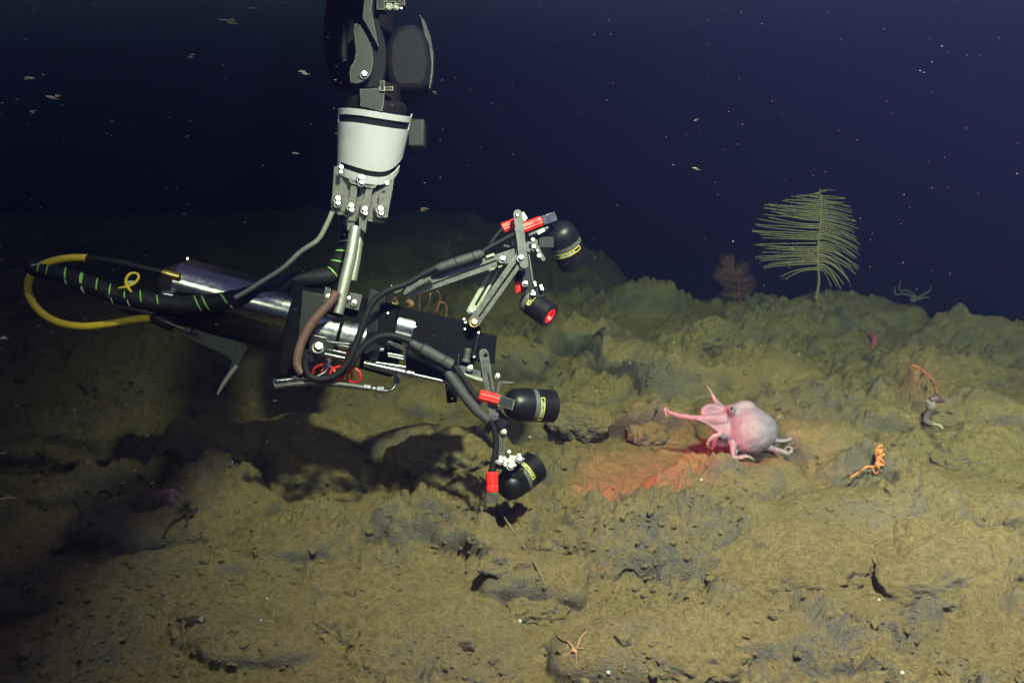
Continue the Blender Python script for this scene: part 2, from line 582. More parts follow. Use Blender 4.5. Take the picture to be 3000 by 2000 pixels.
Z1 = zc(850, 0, .4209); Z1b = zc(800, 0, .234); Z2 = zc(0, 680, .3827); Z2b = zc(930, 460, .2933)
Z3 = zc(780, 700, .3507); Z3b = zc(800, 820, .2297); Z4 = zc(1080, 830, .2232)
Z5 = zc(1100, 580, .2807); Z5b = zc(1400, 580, .2424); Z6 = zc(1250, 980, .3443)


def px_list(zf, pts):
    return [zf(*p) for p in pts]


def stadium(p0, p1, w, n=7):
    """rounded bar outline in pixels"""
    a = Vector(p0); b = Vector(p1); u = (b - a).normalized(); v = Vector((-u.y, u.x))
    r = w / 2
    out = []
    for i in range(n + 1):
        t = -math.pi / 2 + math.pi * i / n
        out.append(tuple(b + (u * math.cos(t) + v * math.sin(t)) * r))
    for i in range(n + 1):
        t = math.pi / 2 + math.pi * i / n
        out.append(tuple(a + (u * math.cos(t) + v * math.sin(t)) * r))
    return out


def circ(c, r, n=12):
    return [(c[0] + r * math.cos(2 * math.pi * i / n), c[1] + r * math.sin(2 * math.pi * i / n)) for i in range(n)]


VIEWN = FWD.normalized()


def plate(name, outline, holes, off, thick, mat, parent, bevel=.0012, skew=None):
    """a cut plate facing the camera side; skew(px, py) adds depth so that the plate can turn away"""
    bm = bmesh.new()
    es = []

    def tt(p):
        return T(p[0], p[1], off + (skew(*p) if skew else 0.0))
    for loop in [outline] + list(holes):
        vs = [bm.verts.new(tt(p)) for p in loop]
        for i in range(len(vs)):
            es.append(bm.edges.new((vs[i], vs[(i + 1) % len(vs)])))
    bmesh.ops.triangle_fill(bm, use_beauty=True, use_dissolve=False, edges=es)
    bmesh.ops.recalc_face_normals(bm, faces=bm.faces)
    n = sum((f.normal for f in bm.faces), Vector())
    n = n.normalized() if n.length > 0 else -VIEWN
    if n.dot(VIEWN) < 0: n = -n
    g = bmesh.ops.extrude_face_region(bm, geom=bm.faces[:])
    bmesh.ops.translate(bm, verts=[v for v in g['geom'] if isinstance(v, bmesh.types.BMVert)], vec=n * thick)
    bmesh.ops.recalc_face_normals(bm, faces=bm.faces)
    bmesh.ops.dissolve_limit(bm, angle_limit=rad(1), verts=bm.verts, edges=bm.edges, delimit={'NORMAL'})
    m = MB()
    bm.verts.index_update()
    m.add([v.co.copy() for v in bm.verts], [tuple(v.index for v in f.verts) for f in bm.faces])
    bm.free()
    return m.build(name, mat, parent, bevel=bevel)


def bolt(px, py, r, off, parent, mat=None, name='bolt', washer=True, axis=None, deep=.5):
    """a cap screw: washer, round head, hex socket"""
    c = T(px, py, off)
    ax = Vector(axis) if axis is not None else (CAM + Vector((.5, 0, 1.2)) - c).normalized()
    ax.normalize()
    R = pm(r, px)
    m = MB()
    if washer:
        m.lathe(c - ax * R * .2, c + ax, [(0, R * 1.25), (R * .3, R * 1.3), (R * .36, R * 1.2)], 18)
    m.lathe(c, c + ax, [(0, R * .85), (R * .95, R * .85), (R * 1.15, R * .7), (R * 1.15, R * .42), (R * .8, R * .38), (R * .8, .0001)], 12)
    return m.build(name, mat or BOLT, parent, bevel=0)


def hexnut(mb, p0, p1, r):
    mb.lathe(p0, p1, [(0, r * .86), (.0008, r), ((Vector(p1) - Vector(p0)).length - .0008, r), ((Vector(p1) - Vector(p0)).length, r * .86)], 6)


def path(pts, off=0.0):
    """pixels (and an optional depth offset in metres) to points in space"""
    return [T(p[0], p[1], off + (p[2] if len(p) > 2 else 0.0)) for p in pts]


# ------------------------------------------------------------------ the manipulator arm
arm = thing('robot_arm', T(1100, 330),
            'dark jointed robot arm reaching down from above, with a white wrist cover', 'robot arm')


def wrist_axis():
    A = T(1100, 318); B = A + Vector((-.034, -.002, -.206))
    u = (B - A).normalized()
    f = (CAM - A); f = (f - u * f.dot(u)).normalized()
    return A, B, u, f, u.cross(f)


A0, B0, U0, F0, R0 = wrist_axis()


def band_shell(a0, a1, v0f, v1f, r0, r1, th, n=26):
    """a bent sheet round the wrist between the angles a0..a1; v0f, v1f give the upper and lower edge"""
    m = MB()
    H = (B0 - A0).length
    rings = []
    for i in range(n + 1):
        a = a0 + (a1 - a0) * i / n
        t0, t1 = v0f(a), v1f(a)
        col = []
        for k in range(7):
            v = t0 + (t1 - t0) * k / 6
            rr = (r0 + (r1 - r0) * v)
            d = F0 * math.cos(a) + R0 * -math.sin(a)
            col.append((A0 + U0 * H * v, d, rr))
        rings.append(col)
    inner = [[c + d * rr for c, d, rr in col] for col in rings]
    outer = [[c + d * (rr + th) for c, d, rr in col] for col in rings]
    loops = [o + i[::-1] for o, i in zip(outer, inner)]
    m.ring_stack(loops)
    return m


def arm_build():
    W = pm
    H = (B0 - A0).length
    # wrist drum under the cover, and its straps showing through the slots
    m = MB(); m.lathe(A0 - U0 * .03, B0, [(0, W(78)), (.012, W(92)), (.05, W(96)), (H + .018, W(80)), (H + .03, W(73))], 36)
    drum = m.build('wrist', ARMB, arm, bevel=.001)
    sgn = 1

    def up(a): return .03 + .05 * max(0, -math.sin(a) * 1.0) ** 3
    def lo(a): return .99 - .22 * max(0, math.sin(a)) ** 4 - .05 * max(0, -math.sin(a))
    top = band_shell(-1.32, 1.38, lambda a: up(a), lambda a: up(a) + .085, W(106), W(87), .003)
    mid = band_shell(-1.36, 1.40, lambda a: up(a) + .185, lambda a: lo(a) - .155, W(106), W(87), .003)
    low = band_shell(-1.05, 1.30, lambda a: lo(a) - .08, lambda a: lo(a) + .03, W(106), W(87), .003)
    e1 = band_shell(-1.46, -1.32, lambda a: up(a), lambda a: .50, W(106), W(87), .003, 3)
    e2 = band_shell(1.38, 1.5, lambda a: up(a) - .04, lambda a: .62, W(106), W(87), .003, 3)
    e3 = band_shell(-1.36, -1.05, lambda a: .46, lambda a: lo(a) + .02, W(106), W(87), .003, 4)
    cov = MB()
    for q in (top, mid, low, e1, e2, e3): cov.add(q.v, q.f)
    cov.build('wrist_cover', WHITE, arm, bevel=.0008)
    for v in (.17, .87):
        s = band_shell(-1.3, 1.4, lambda a, v=v: v - .05, lambda a, v=v: v + .06, W(101), W(84), .002)
        s.build('strap', RUBBER, arm)
    # a dark box behind the wrist, on its right
    m = MB(); c = T(1222, 395, .06)
    m.box(c, RIGHT * W(26), UP * W(42), FWD * .03)
    m.build('valve_block', ARM, arm, bevel=.006)
    # neck above the cover
    m = MB(); n0 = A0 - U0 * .005
    m.cyl(n0, A0 - U0 * .075 - FWD * -.01, W(72), W(66), 32, .004)
    m.build('wrist_neck', ARMB, arm)
    plate('joint_plate', px_list(Z1b, [(1085, 1110), (1310, 1105), (1400, 1090), (1390, 1290), (1368, 1400), (1225, 1362), (1090, 1330)]), [], -.105, .03, ARM, arm, .002)
    m = MB()
    m.box(T(*Z1b(1420, 1125), -.10), RIGHT * W(20), UP * W(6), FWD * .012)
    m.box(T(*Z1b(1375, 1090), -.102), RIGHT * W(6), UP * W(15), FWD * .012)
    m.build('hose_stub', ARM, arm, bevel=.001)
    # elbow: round casing on the right, cheek plates on the left
    plate('elbow_casing', [(1160, 78), (1185, 68), (1212, 66), (1240, 84), (1258, 125), (1265, 185), (1258, 240), (1235, 262), (1160, 262), (1138, 230), (1130, 180), (1134, 120)], [], -.045, .20, ARMB, arm, .018)
    plate('casing_rim', [(1228, 40), (1246, 60), (1262, 105), (1272, 160), (1270, 220), (1262, 262), (1246, 262), (1250, 180), (1244, 110)], [], .06, .06, ARM, arm, .004)
    plate('forearm_plate', px_list(Z1b, [(1150, -260), (1400, -260), (1330, 0), (1320, 180), (1345, 330), (1395, 480), (1425, 650), (1412, 860), (1385, 1010), (1345, 1075), (1240, 1110), (1080, 1090), (1010, 1030), (990, 900),
          (1080, 700), (1085, 500), (1120, 350), (1115, 200), (1150, 60)]), [], -.075, .06, ARMB, arm, .004)
    plate('elbow_cheek', px_list(Z1b, [(1040, 285), (1090, 310), (1150, 400), (1215, 530), (1250, 640), (1262, 780), (1245, 880), (1205, 970), (1140, 1020), (1050, 1052), (965, 1040), (950, 930), (960, 840), (1015, 760), (1030, 650), (1015, 500), (1000, 380), (1010, 310)]), [], -.108, .03, ARM, arm, .003)
    plate('upper_link', px_list(Z1b, [(1160, -260), (1260, -260), (1245, 0), (1235, 120), (1255, 240), (1290, 400), (1322, 585), (1300, 560), (1240, 450), (1180, 330), (1120, 230), (1130, 80)]), [], -.10, .022, ARM, arm, .003)
    ch = [o for o in C.objects if o.parent == arm and o.name.startswith('elbow_cheek')][0]
    bolt(*Z1b(1137, 940), 10, -.110, ch)
    # actuator rod end on the far left
    m = MB(); m.tube(path([Z1b(890, 330), Z1b(885, 460), Z1b(880, 600), Z1b(878, 700), Z1b(890, 770)], -.04), [W(4), W(9), W(12.5), W(12), W(6)], 18)
    m.build('actuator', ARM, arm)
    plate('actuator_guard', px_list(Z1b, [(905, 200), (1020, 260), (1005, 500), (1020, 660), (1000, 770), (930, 800), (900, 700), (890, 520), (875, 420)]), [], -.03, .05, ARMB, arm, .004)
    # the big dark upper housing fading into the dark
    m = MB()
    m.tube([T(1060, 235, .12), T(1050, 120, .13), T(1066, -110, .08), Vector((-.30, 2.2, 1.98)), Vector((-.06, 1.5, 2.10)), Vector((-.06, 1.1, 2.17)), Vector((-.1, .6, 2.3))], [W(90), W(108), W(100), W(85), W(66), W(64), W(66)], 30)
    m.build('upper_arm', ARMB, arm)
    # hex fittings at the top
    m = MB(); m.box(T(*Z1b(1360, 40), -.09), RIGHT * W(11.5), UP * W(26), FWD * .02)
    m.box(T(*Z1b(1620, -20), -.09), RIGHT * W(9.5), UP * W(27), FWD * .02)
    m.box(T(*Z1b(1490, 10), -.07), RIGHT * W(26), UP * W(12), FWD * .02)
    br = m.build('manifold', ARM, arm, bevel=.0015)
    for x in (1450, 1542):
        q = MB(); c = T(*Z1b(x, 84), -.10); hexnut(q, c + FWD * .02, c, W(11.5))
        q.lathe(c, c - FWD, [(0, W(8)), (.003, W(8)), (.003, W(5.5)), (-.004, W(5)), (-.004, .0003)], 16)
        q.build('hose_fitting', ARM, arm)
    bolt(*Z1b(1605, 112), 4, -.11, br, washer=False)
    # clamp plates below the wrist
    sk = None
    back = plate('clamp_plate', px_list(Z2b, [(165, 95), (300, 70), (620, 130), (770, 180), (752, 330), (700, 600), (690, 640), (640, 664), (500, 640), (470, 620), (430, 600), (395, 640), (165, 560), (130, 520), (150, 330)]), [], .005, .012, TITAN, arm)
    plate('clamp_bar', px_list(Z2b, [(335, 285), (402, 295), (380, 500), (385, 640), (312, 640), (300, 500)]), [], -.020, .018, TITAN, arm)
    plate('clamp_bar', px_list(Z2b, [(485, 318), (552, 322), (520, 520), (495, 640), (480, 760), (412, 700), (415, 575), (440, 430), (462, 425)]), [], -.020, .018, TITAN, arm)
    plate('clamp_cheek', px_list(Z2b, [(690, 322), (748, 322), (715, 520), (700, 600), (640, 620), (570, 600), (566, 480), (610, 470), (620, 365), (680, 355)]), [], -.016, .016, TITAN, arm)
    plate('clamp_cheek', px_list(Z2b, [(150, 395), (240, 385), (320, 405), (312, 560), (240, 540), (140, 500), (132, 440)]), [], -.016, .016, TITAN, arm)
    plate('clamp_lug', px_list(Z2b, [(160, 520), (300, 545), (390, 600), (372, 668), (300, 740), (215, 590)]), [px_list(Z2b, [(215, 575), (300, 600), (305, 620), (280, 625)])], -.012, .016, TITAN, arm)
    plate('clamp_link', stadium(Z2b(360, 222), Z2b(548, 268), 27), [circ(Z2b(362, 215), 6), circ(Z2b(530, 262), 6)], -.024, .012, TITAN, arm)
    for x, y, r in [(235, 110, 9), (232, 158, 8), (435, 215, 11.5), (440, 262, 10), (690, 272, 9), (200, 425, 11), (202, 470, 10), (333, 497, 11), (338, 538, 9.5), (470, 530, 11), (477, 570, 9), (628, 528, 11.5), (632, 570, 10)]:
        bolt(*Z2b(x, y), r * .93, -.030, back, washer=(r > 9.6))


arm_build()

# ------------------------------------------------------------------ the instrument held by the arm
tool = thing('camera_instrument', T(985, 950),
             'black and silver camera instrument hung from the arm, carrying lamps and a yellow hose', 'instrument')


def tool_build():
    W = pm
    # T handle
    m = MB(); m.tube(path([Z2b(382, 690), Z2b(370, 760), Z2b(330, 1000), Z2b(270, 1250), Z2b(225, 1480), Z2b(205, 1560)], -.03), [W(14.5), W(16.5), W(17), W(17), W(16), W(15)], 22)
    hd = m.build('handle_tube', HANDLE, tool)
    m = MB(); m.tube(path([Z2b(425, 700), Z2b(400, 950), Z2b(350, 1230)], .02), W(13), 16)
    m.build('handle_brace', HANDLE, tool)
    cl = plate('handle_clamp', px_list(Z3b, [(665, 85), (740, 110), (725, 230), (660, 295), (635, 280)]), [], -.02, .02, TITAN, tool)
    bolt(*Z3b(700, 210), 7, -.026, cl)
    cl = plate('handle_clamp', px_list(Z3b, [(985, 155), (1138, 195), (1092, 392), (920, 350), (950, 240)]), [], -.02, .02, TITAN, tool)
    bolt(*Z3b(1035, 290), 8.5, -.026, cl); bolt(*Z3b(965, 235), 6, -.024, cl)
    # main black housing and its rear cone
    m = MB()
    a, b = T(470, 835, .12), T(880, 945, .10)
    L = (b - a).length
    m.lathe(a, b, [(0, W(40)), (.01, W(58)), (.06, W(92)), (.075, W(98)), (L, W(106)), (L + .004, W(60))], 44)
    m.build('housing', BODY, tool)
    # the black housing that carries on to the right, behind the clamp block
    m = MB(); a, b = T(880, 925, .11), T(1180, 1010, .10); L = (b - a).length
    m.lathe(a, b, [(0, W(105)), (L - .01, W(105)), (L, W(98))], 44)
    m.build('housing_front', PANEL, tool)
    # silver rear pressure case with end cap and two connectors
    m = MB(); a, b = T(515, 826, .015), T(850, 912, .03); L = (b - a).length
    m.lathe(a, b, [(0, W(52)), (.002, W(57)), (L, W(57)), (L + .003, W(50))], 48)
    case = m.build('pressure_case', STEEL, tool)
    for x0, y0, x1, y1, r in [(1235, 305, 1375, 345, 13), (1235, 468, 1330, 490, 13.5)]:
        m = MB(); a = T(*Z2(x0, y0), -.04); b = T(*Z2(x1, y1), -.04); L = (b - a).length
        m.lathe(a, b, [(0, W(r * .45)), (.003, W(r * .8)), (L * .3, W(r * .85)), (L * .32, W(r)), (L, W(r)), (L + .004, W(r * .6))], 22)
        m.build('connector', BRASS if y0 < 400 else STEEL, tool)
    bolt(*Z2(1435, 208), 5, -.01, case, washer=False)
    # square flange across the body
    plate('flange', px_list(Z3, [(210, 330), (375, 430), (330, 760), (300, 1170), (95, 1130), (130, 820), (180, 560)]), [], -.005, .16, PANEL, tool, .003)
    plate('flange_edge', px_list(Z3, [(300, 420), (500, 470), (440, 620), (330, 790), (310, 1100), (240, 1080)]), [], -.02, .02, BLACK, tool, .002)
    # polished clamp block in two bands
    for x0, y0, x1, y1, r, off in [(905, 962, 994, 985, 78, .06), (999, 986, 1072, 1004, 76, .06)]:
        m = MB(); a, b = T(x0, y0, off), T(x1, y1, off); L = (b - a).length
        m.lathe(a, b, [(0, W(r - 5)), (.003, W(r)), (L - .003, W(r)), (L, W(r - 5))], 56)
        m.build('clamp_band', STEEL, tool)
    m = MB()
    m.box(T(*Z3b(640, 860), -.005), (T(*Z3b(800, 905)) - T(*Z3b(480, 815))) * .5, UP * W(25), FWD * .03)
    blk = m.build('clamp_block', BLACK, tool, bevel=.002)
    bolt(*Z3b(575, 862), 15, -.040, blk)
    m = MB(); m.box(T(*Z3b(455, 960), -.006), (T(*Z3b(540, 980)) - T(*Z3b(370, 940))) * .5, UP * W(17), FWD * .02)
    m.build('junction_box', BLACK, tool, bevel=.002)
    for (x0, y0), (x1, y1), r in [((690, 790), (985, 822), 6), ((690, 800), (970, 858), 4), ((690, 882), (940, 940), 4.5), ((655, 945), (915, 1003), 8), ((480, 700), (680, 745), 4)]:
        m = MB(); m.cyl(T(*Z3b(x0, y0), -.03), T(*Z3b(x1, y1), -.03), W(r), n=18, bev=.001)
        m.build('actuator_rod', STEEL, tool)
    # frame ring between block and panel
    plate('frame_ring', px_list(Z4, [(20, 60), (240, 160), (150, 650), (230, 680), (120, 1010), (20, 1020), (-70, 900), (-60, 400)]), [], .0, .05, BLACK, tool, .002)
    for x, y, r in [(350, 230, 9), (250, 395, 4), (175, 858, 6), (262, 858, 3), (300, 42, 3.5)]:
        bolt(*Z4(x, y), r, -.03, tool, BRASS if r == 9 else None, washer=(r > 5))
    plate('frame_panel', px_list(Z4, [(160, 230), (400, 300), (330, 560), (320, 680), (230, 680), (130, 650)]), [], -.015, .02, PANEL, tool)
    # big black front panel and the plates on it
    pnl = plate('front_panel', px_list(Z4, [(390, 300), (1250, 490), (1480, 570), (1440, 900), (1370, 1080), (1160, 1130), (1040, 1330), (480, 1190), (490, 900), (540, 740), (600, 480), (380, 430)]), [], .0, .014, PANEL, tool, .002)
    plate('end_panel', px_list(Z4, [(1480, 640), (1685, 690), (1655, 1060), (1350, 1010), (1410, 700)]), [], .02, .02, PANEL, tool, .002)
    m = MB(); m.tube(path([Z4(1440, 660), Z4(1415, 780), Z4(1370, 970)], -.01), W(7), 12); m.build('panel_pillar', BLACK, tool)
    m = MB(); a = T(*Z4(362, 575), .055); b = T(*Z4(590, 628), .055); L = (b - a).length
    m.lathe(a, b, [(0, W(60)), (.001, W(62)), (L - .001, W(62)), (L, W(60))], 48)
    m.build('clamp_band', STEEL, tool)
    plate('band_foot', px_list(Z4, [(335, 670), (552, 735), (545, 748), (330, 690)]), [], -.045, .03, STEEL, tool)
    plate('white_bracket', px_list(Z4, [(225, 775), (275, 757), (470, 820), (492, 885), (400, 860)]), [], -.03, .006, ALU2, tool)
    plate('white_bracket', px_list(Z4, [(520, 880), (530, 860), (612, 935), (530, 905)]), [], -.03, .006, ALU2, tool)
    plate('white_bracket', px_list(Z4, [(725, 945), (760, 950), (935, 1062), (840, 1030)]), [], -.03, .006, ALU2, tool)
    for (x0, y0), (x1, y1), r in [((245, 920), (488, 968), 5.5), ((250, 950), (488, 1000), 3.5), ((90, 1040), (490, 1100), 6), ((60, 1060), (480, 1130), 5)]:
        m = MB(); m.cyl(T(*Z4(x0, y0), -.02), T(*Z4(x1, y1), -.02), W(r), n=16, bev=.001)
        m.build('actuator_rod', STEEL, tool)
    # long push rod along the lower edge
    m = MB(); a = T(*Z4(-60, 1050), -.035); b = T(*Z4(1070, 1305), -.035); L = (b - a).length
    m.lathe(a, b, [(0, W(10)), (.12, W(13)), (.122, W(11.5)), (L * .50, W(11.5)), (L * .5 + .001, W(14)), (L * .57, W(14)), (L * .57 + .001, W(6.5)), (L, W(6.5)), (L + .001, W(4))], 24)
    m.build('push_rod', STEEL, tool)
    bolt(*Z4(1035, 1385), 5, -.03, tool, washer=False)
    plate('rod_bracket', px_list(Z4, [(1010, 1330), (1180, 1370), (1160, 1560), (1030, 1570)]), [circ(Z4(1100, 1510), 4)], .0, .02, PANEL, tool)
    # small cylinder on the panel
    m = MB(); a = T(*Z4(1310, 850), -.03); b = T(*Z4(1272, 1030), -.03); L = (b - a).length
    m.lathe(a, b, [(0, W(6)), (.002, W(10.5)), (L - .006, W(11)), (L - .005, W(13)), (L, W(12))], 20)
    m.build('adjuster', ALU, tool)
    m = MB(); m.cyl(T(*Z4(1190, 920), -.03), T(*Z4(1160, 1090), -.03), W(3), n=10); m.build('guide_pin', STEEL, tool)
    for x, y in [(608, 573), (1250, 475), (1268, 515), (1260, 605), (1440, 650), (1380, 965)]:
        bolt(*Z4(x, y), 4.2, -.012, pnl, washer=False)
    # lower steel tube with hexagon fittings
    m = MB(); m.tube(path([Z3(345, 1158), Z3(240, 1168), Z3(90, 1182)], -.06), W(6), 12); m.build('hydraulic_line', STEEL, tool)
    m = MB(); m.tube(path([Z3(75, 1165), Z3(62, 1200), Z3(80, 1228)], -.06), W(6), 12); m.build('hydraulic_line', STEEL, tool)
    m = MB(); m.tube(path([Z3(75, 1230), Z3(300, 1205), Z3(500, 1205), Z3(700, 1222), Z3(860, 1248)], -.06), W(8.2), 14, smooth=6)
    ln = m.build('hydraulic_line', ALU, tool)
    m = MB(); m.tube(path([Z3(975, 1270), Z3(1040, 1262), Z3(1080, 1225), Z3(1092, 1185)], -.06), W(5.2), 12, smooth=6)
    m.build('hydraulic_line', STEEL, tool)
    m = MB(); m.tube(path([Z3(520, 1020), Z3(512, 1080), Z3(480, 1120), Z3(418, 1148)], -.06), W(6), 12, smooth=6)
    m.build('hydraulic_line', STEEL, tool)
    for p, q, r in [((815, 1238), (872, 1246), 10), ((885, 1250), (915, 1254), 7), ((922, 1256), (980, 1264), 11), ((1085, 1160), (1092, 1205), 9.5), ((1088, 1130), (1108, 1162), 11),
                    ((222, 1170), (262, 1166), 10), ((272, 1163), (300, 1160), 6), ((312, 1158), (352, 1158), 9), ((500, 1035), (516, 1078), 12), ((505, 1000), (525, 1035), 9)]:
        m = MB(); hexnut(m, T(*Z3(*p), -.062), T(*Z3(*q), -.062), W(r)); m.build('fitting', STEEL, tool)
    # brown hose
    m = MB(); m.tube(path([Z3(590, 440), Z3(540, 520), Z3(460, 610), Z3(370, 720), Z3(300, 850), Z3(262, 980), Z3(262, 1060), Z3(300, 1120)], -.075), W(13), 14, smooth=6)
    m.build('hose', BROWN, tool)
    # red coils of wire under the block
    m = MB()
    pts = []
    for i in range(40):
        a = i * .75
        pts.append(T(930 + 3.0 * i + 26 * math.cos(a), 1088 + 1.0 * i * .3 + 22 * math.sin(a), -.02 + .02 * math.sin(a * .7)))
    m.tube(pts, W(3.4), 7, smooth=3); m.build('wire_coil', WIRE, tool)
    # tail: bracket and thin stake under the rear
    plate('tail_bracket', px_list(Z2, [(1310, 640), (1480, 740), (1650, 790), (1890, 850), (1900, 950), (1800, 1000), (1700, 930), (1560, 870), (1400, 790)]), [], .10, .02, BODY, tool)
    plate('tail_strut', px_list(Z2, [(1830, 840), (1900, 880), (1860, 960), (1800, 1070), (1750, 1060), (1790, 940)]), [], .08, .015, BODY, tool)
    m = MB(); m.tube(path([Z2(1815, 1020), Z2(1765, 1080), Z2(1710, 1160), Z2(1665, 1240)], .08), [W(6), W(7), W(6), W(3)], 12); m.build('tail_tube', PALE, tool)
    m = MB(); m.box(T(*Z2(1440, 748), .03), RIGHT * W(11), UP * W(5), FWD * .008); m.build('cable_clip', ALU, tool, bevel=.001)
    m = MB(); m.tube(path([Z2(1200, 650), Z2(1330, 710), Z2(1420, 742)], .04), W(4), 8); m.build('tail_cable', ALU, tool)
    m = MB(); m.tube(path([Z2(870, 560), Z2(1000, 590), Z2(1120, 625), Z2(1330, 705)], .06), [W(6), W(14), W(20), W(24)], 12); m.build('tail_sleeve', BODY, tool)
    # yellow hose in its loop, its black ends
    m = MB(); m.tube(path([Z2(668, 197), Z2(560, 196), Z2(450, 210), Z2(350, 240), Z2(275, 275, ), Z2(235, 330), Z2(212, 420), Z2(235, 510), Z2(300, 600), Z2(400, 670), Z2(520, 708), Z2(660, 720), Z2(800, 706), Z2(950, 680), Z2(1060, 662), Z2(1150, 655)], .02), W(10.5), 16, smooth=8)
    m.build('yellow_hose', YELLOW, tool)
    m = MB(); m.tube(path([Z2(660, 197), Z2(800, 215), Z2(950, 240), Z2(1100, 275), Z2(1235, 303)], .0), [W(8), W(9.5), W(10), W(9), W(7)], 14, smooth=5)
    m.build('hose', RUBBER, tool)
    m = MB(); m.tube(path([Z2(1140, 655), Z2(1230, 610), Z2(1330, 560), Z2(1500, 530)], .05), W(10), 12); m.build('hose', RUBBER, tool)
    # the thick spiral-wrapped bundle: from the rear loop, across the silver case, up to the clamp
    B = [Z2(270, 215), Z2(240, 245), Z2(270, 285), Z2(380, 310), Z2(520, 345), Z2(640, 390), Z2(760, 430), Z2(870, 475), Z2(980, 495), Z2(1100, 520), Z2(1230, 545), Z2(1400, 560), Z2(1560, 550), Z2(1700, 530), Z2(1850, 490), Z2(2000, 430), Z2(2200, 350)]
    B += [Z2b(40, 1150), Z2b(110, 1040), Z2b(180, 920), Z2b(225, 800), Z2b(250, 700), Z2b(255, 610)]
    m = MB(); pts = path(B, -.045)
    rr = [W(15), W(18), W(20), W(21), W(23), W(25), W(26)] + [W(27)] * (len(B) - 7)
    for k in range(len(pts)):
        if k > 16: pts[k] = pts[k] + FWD * .13
        elif k > 13: pts[k] = pts[k] + FWD * .03 * (k - 13)
    m.tube(pts, rr, 20, smooth=6, wob=.08)
    bundle = m.build('hose_bundle', RUBBER, tool)

    def wrap(i, f, wide, ang, mat, a0=-1.1, a1=1.1, lead=.6):
        """a turn of tape on the near side of the bundle"""
        c = pts[i] * (1 - f) + pts[i + 1] * f
        t = (pts[i + 1] - pts[i - 1 if i else 0]).normalized()
        r = rr[i] * 1.05
        fdir = (CAM - c); fdir = (fdir - t * fdir.dot(t)).normalized(); s = t.cross(fdir)
        mm = MB(); rings = []
        for k in range(11):
            a = a0 + (a1 - a0) * k / 10
            d = fdir * math.cos(a) + s * math.sin(a)
            cc = c + t * (lead * r * a * .6)
            w = wide * .5 * (1 - .35 * abs(2 * k / 10 - 1))
            rings.append([cc + d * r - t * w, cc + d * (r + .0015) - t * w, cc + d * (r + .0015) + t * w, cc + d * r + t * w])
        mm.ring_stack(rings)
        mm.build('tape_stripe', mat, bundle)
    for i, f, w, mat, a0, a1 in [(1, .3, .003, PALE, -1.2, .2), (2, .35, .003, GREEN, -1.2, .3), (2, .95, .003, GREEN, -1.2, .3), (4, .0, .005, GREEN, -1.2, .2), (4, .0, .005, PALE, .35, .9), (5, .0, .010, GREEN, -1.2, .1), (5, .05, .007, PALE, .4, 1.2),
                                 (6, .0, .004, GREEN, -1.1, .2), (6, .9, .004, GREEN, -1.0, .2), (7, .0, .003, PALE, .4, 1.1), (7, .95, .004, GREEN, -1.0, .2), (8, .1, .003, PALE, .3, 1.0), (9, .0, .0035, GREEN, -1.0, .2), (10, .0, .003, GREEN, -.8, .1),
                                 (12, -.2, .004, GREEN, -1.1, .6), (12, .2, .005, GREEN, -.9, .6), (13, .1, .006, GREEN, -1.1, .3), (13, .2, .006, PALE, .5, 1.0),
                                 (17, .2, .0035, GREEN, -.9, .5), (18, .3, .0035, GREEN, -.9, .7), (19, .2, .0045, GREEN, -1.0, .8), (20, .1, .0045, GREEN, -1.1, .9)]:
        wrap(i, f, w, 0, mat, a0, a1)
    # yellow cable tie, knotted
    m = MB(); m.tube(path([Z2(1010, 458), Z2(985, 432), Z2(965, 390), Z2(972, 345), Z2(1005, 315), Z2(1050, 318), Z2(1060, 350), Z2(1030, 390), Z2(975, 415), Z2(905, 428)], -.085), [W(2), W(4), W(4.5), W(4), W(3.5), W(3), W(3.5), W(4), W(3.5), W(2)], 8, smooth=5)
    m.build('cable_tie', YELLOW, bundle)
    m = MB(); m.box(T(*Z2(1000, 385), -.072), RIGHT * W(9), UP * W(5), FWD * .003); m.build('tag', PALE, bundle)
    # clear hose from the clamp to the rear
    m = MB(); m.tube(path([Z2b(150, 545), Z2b(85, 690), Z2b(0, 830), Z2(2300, 150), Z2(2170, 270), Z2(2000, 380), Z2(1900, 445), Z2(1800, 500)], -.07), W(7.2), 12, smooth=6)
    m.build('clear_hose', CLEAR, tool)
    # cables to the lamps
    m = MB(); m.tube(path([Z5(1500, 345), Z5(1330, 440), Z5(1180, 520), Z5(1100, 575)], -.03), W(7), 10, smooth=5); m.build('cable', RUBBER, tool)
    m = MB(); m.tube(path([Z5(1330, 320), Z5(1240, 420), Z5(1170, 530), Z5(1110, 590)], -.01), W(6), 10, smooth=5); m.build('cable', RUBBER, tool)
    m = MB()
    m.lathe(T(*Z5(1130, 575), -.045), T(*Z5(620, 745), -.045), [(0, W(8)), (.01, W(14)), (.03, W(14.5)), (.033, W(12)), (.036, W(14.5)), (.085, W(15)), (.088, W(12.5)), (.091, W(15)), (.13, W(14)), (.155, W(9))], 22)
    m.build('cable_connector', SLEEVE, tool)
    m = MB(); m.tube(path([Z3(1420, 240), Z3(1300, 300), Z3(1180, 370), Z3(1000, 440), Z3(890, 530), Z3(835, 640), Z3(790, 760), Z3(740, 900), Z3(680, 1030), Z3(590, 1130), Z3(460, 1172), Z3(360, 1140), Z3(325, 1060), Z3(340, 980)], -.085), [W(11)] + [W(9.5)] * 13, 12, smooth=6)
    m.build('cable', RUBBER, tool)
    m = MB(); m.tube(path([Z3(1220, 860), Z3(1130, 825), Z3(1030, 805), Z3(930, 820), Z3(850, 870), Z3(770, 950), Z3(700, 1050), Z3(610, 1130), Z3(500, 1165)], -.07), W(10), 12, smooth=6)
    m.build('cable', RUBBER, tool)
    m = MB()
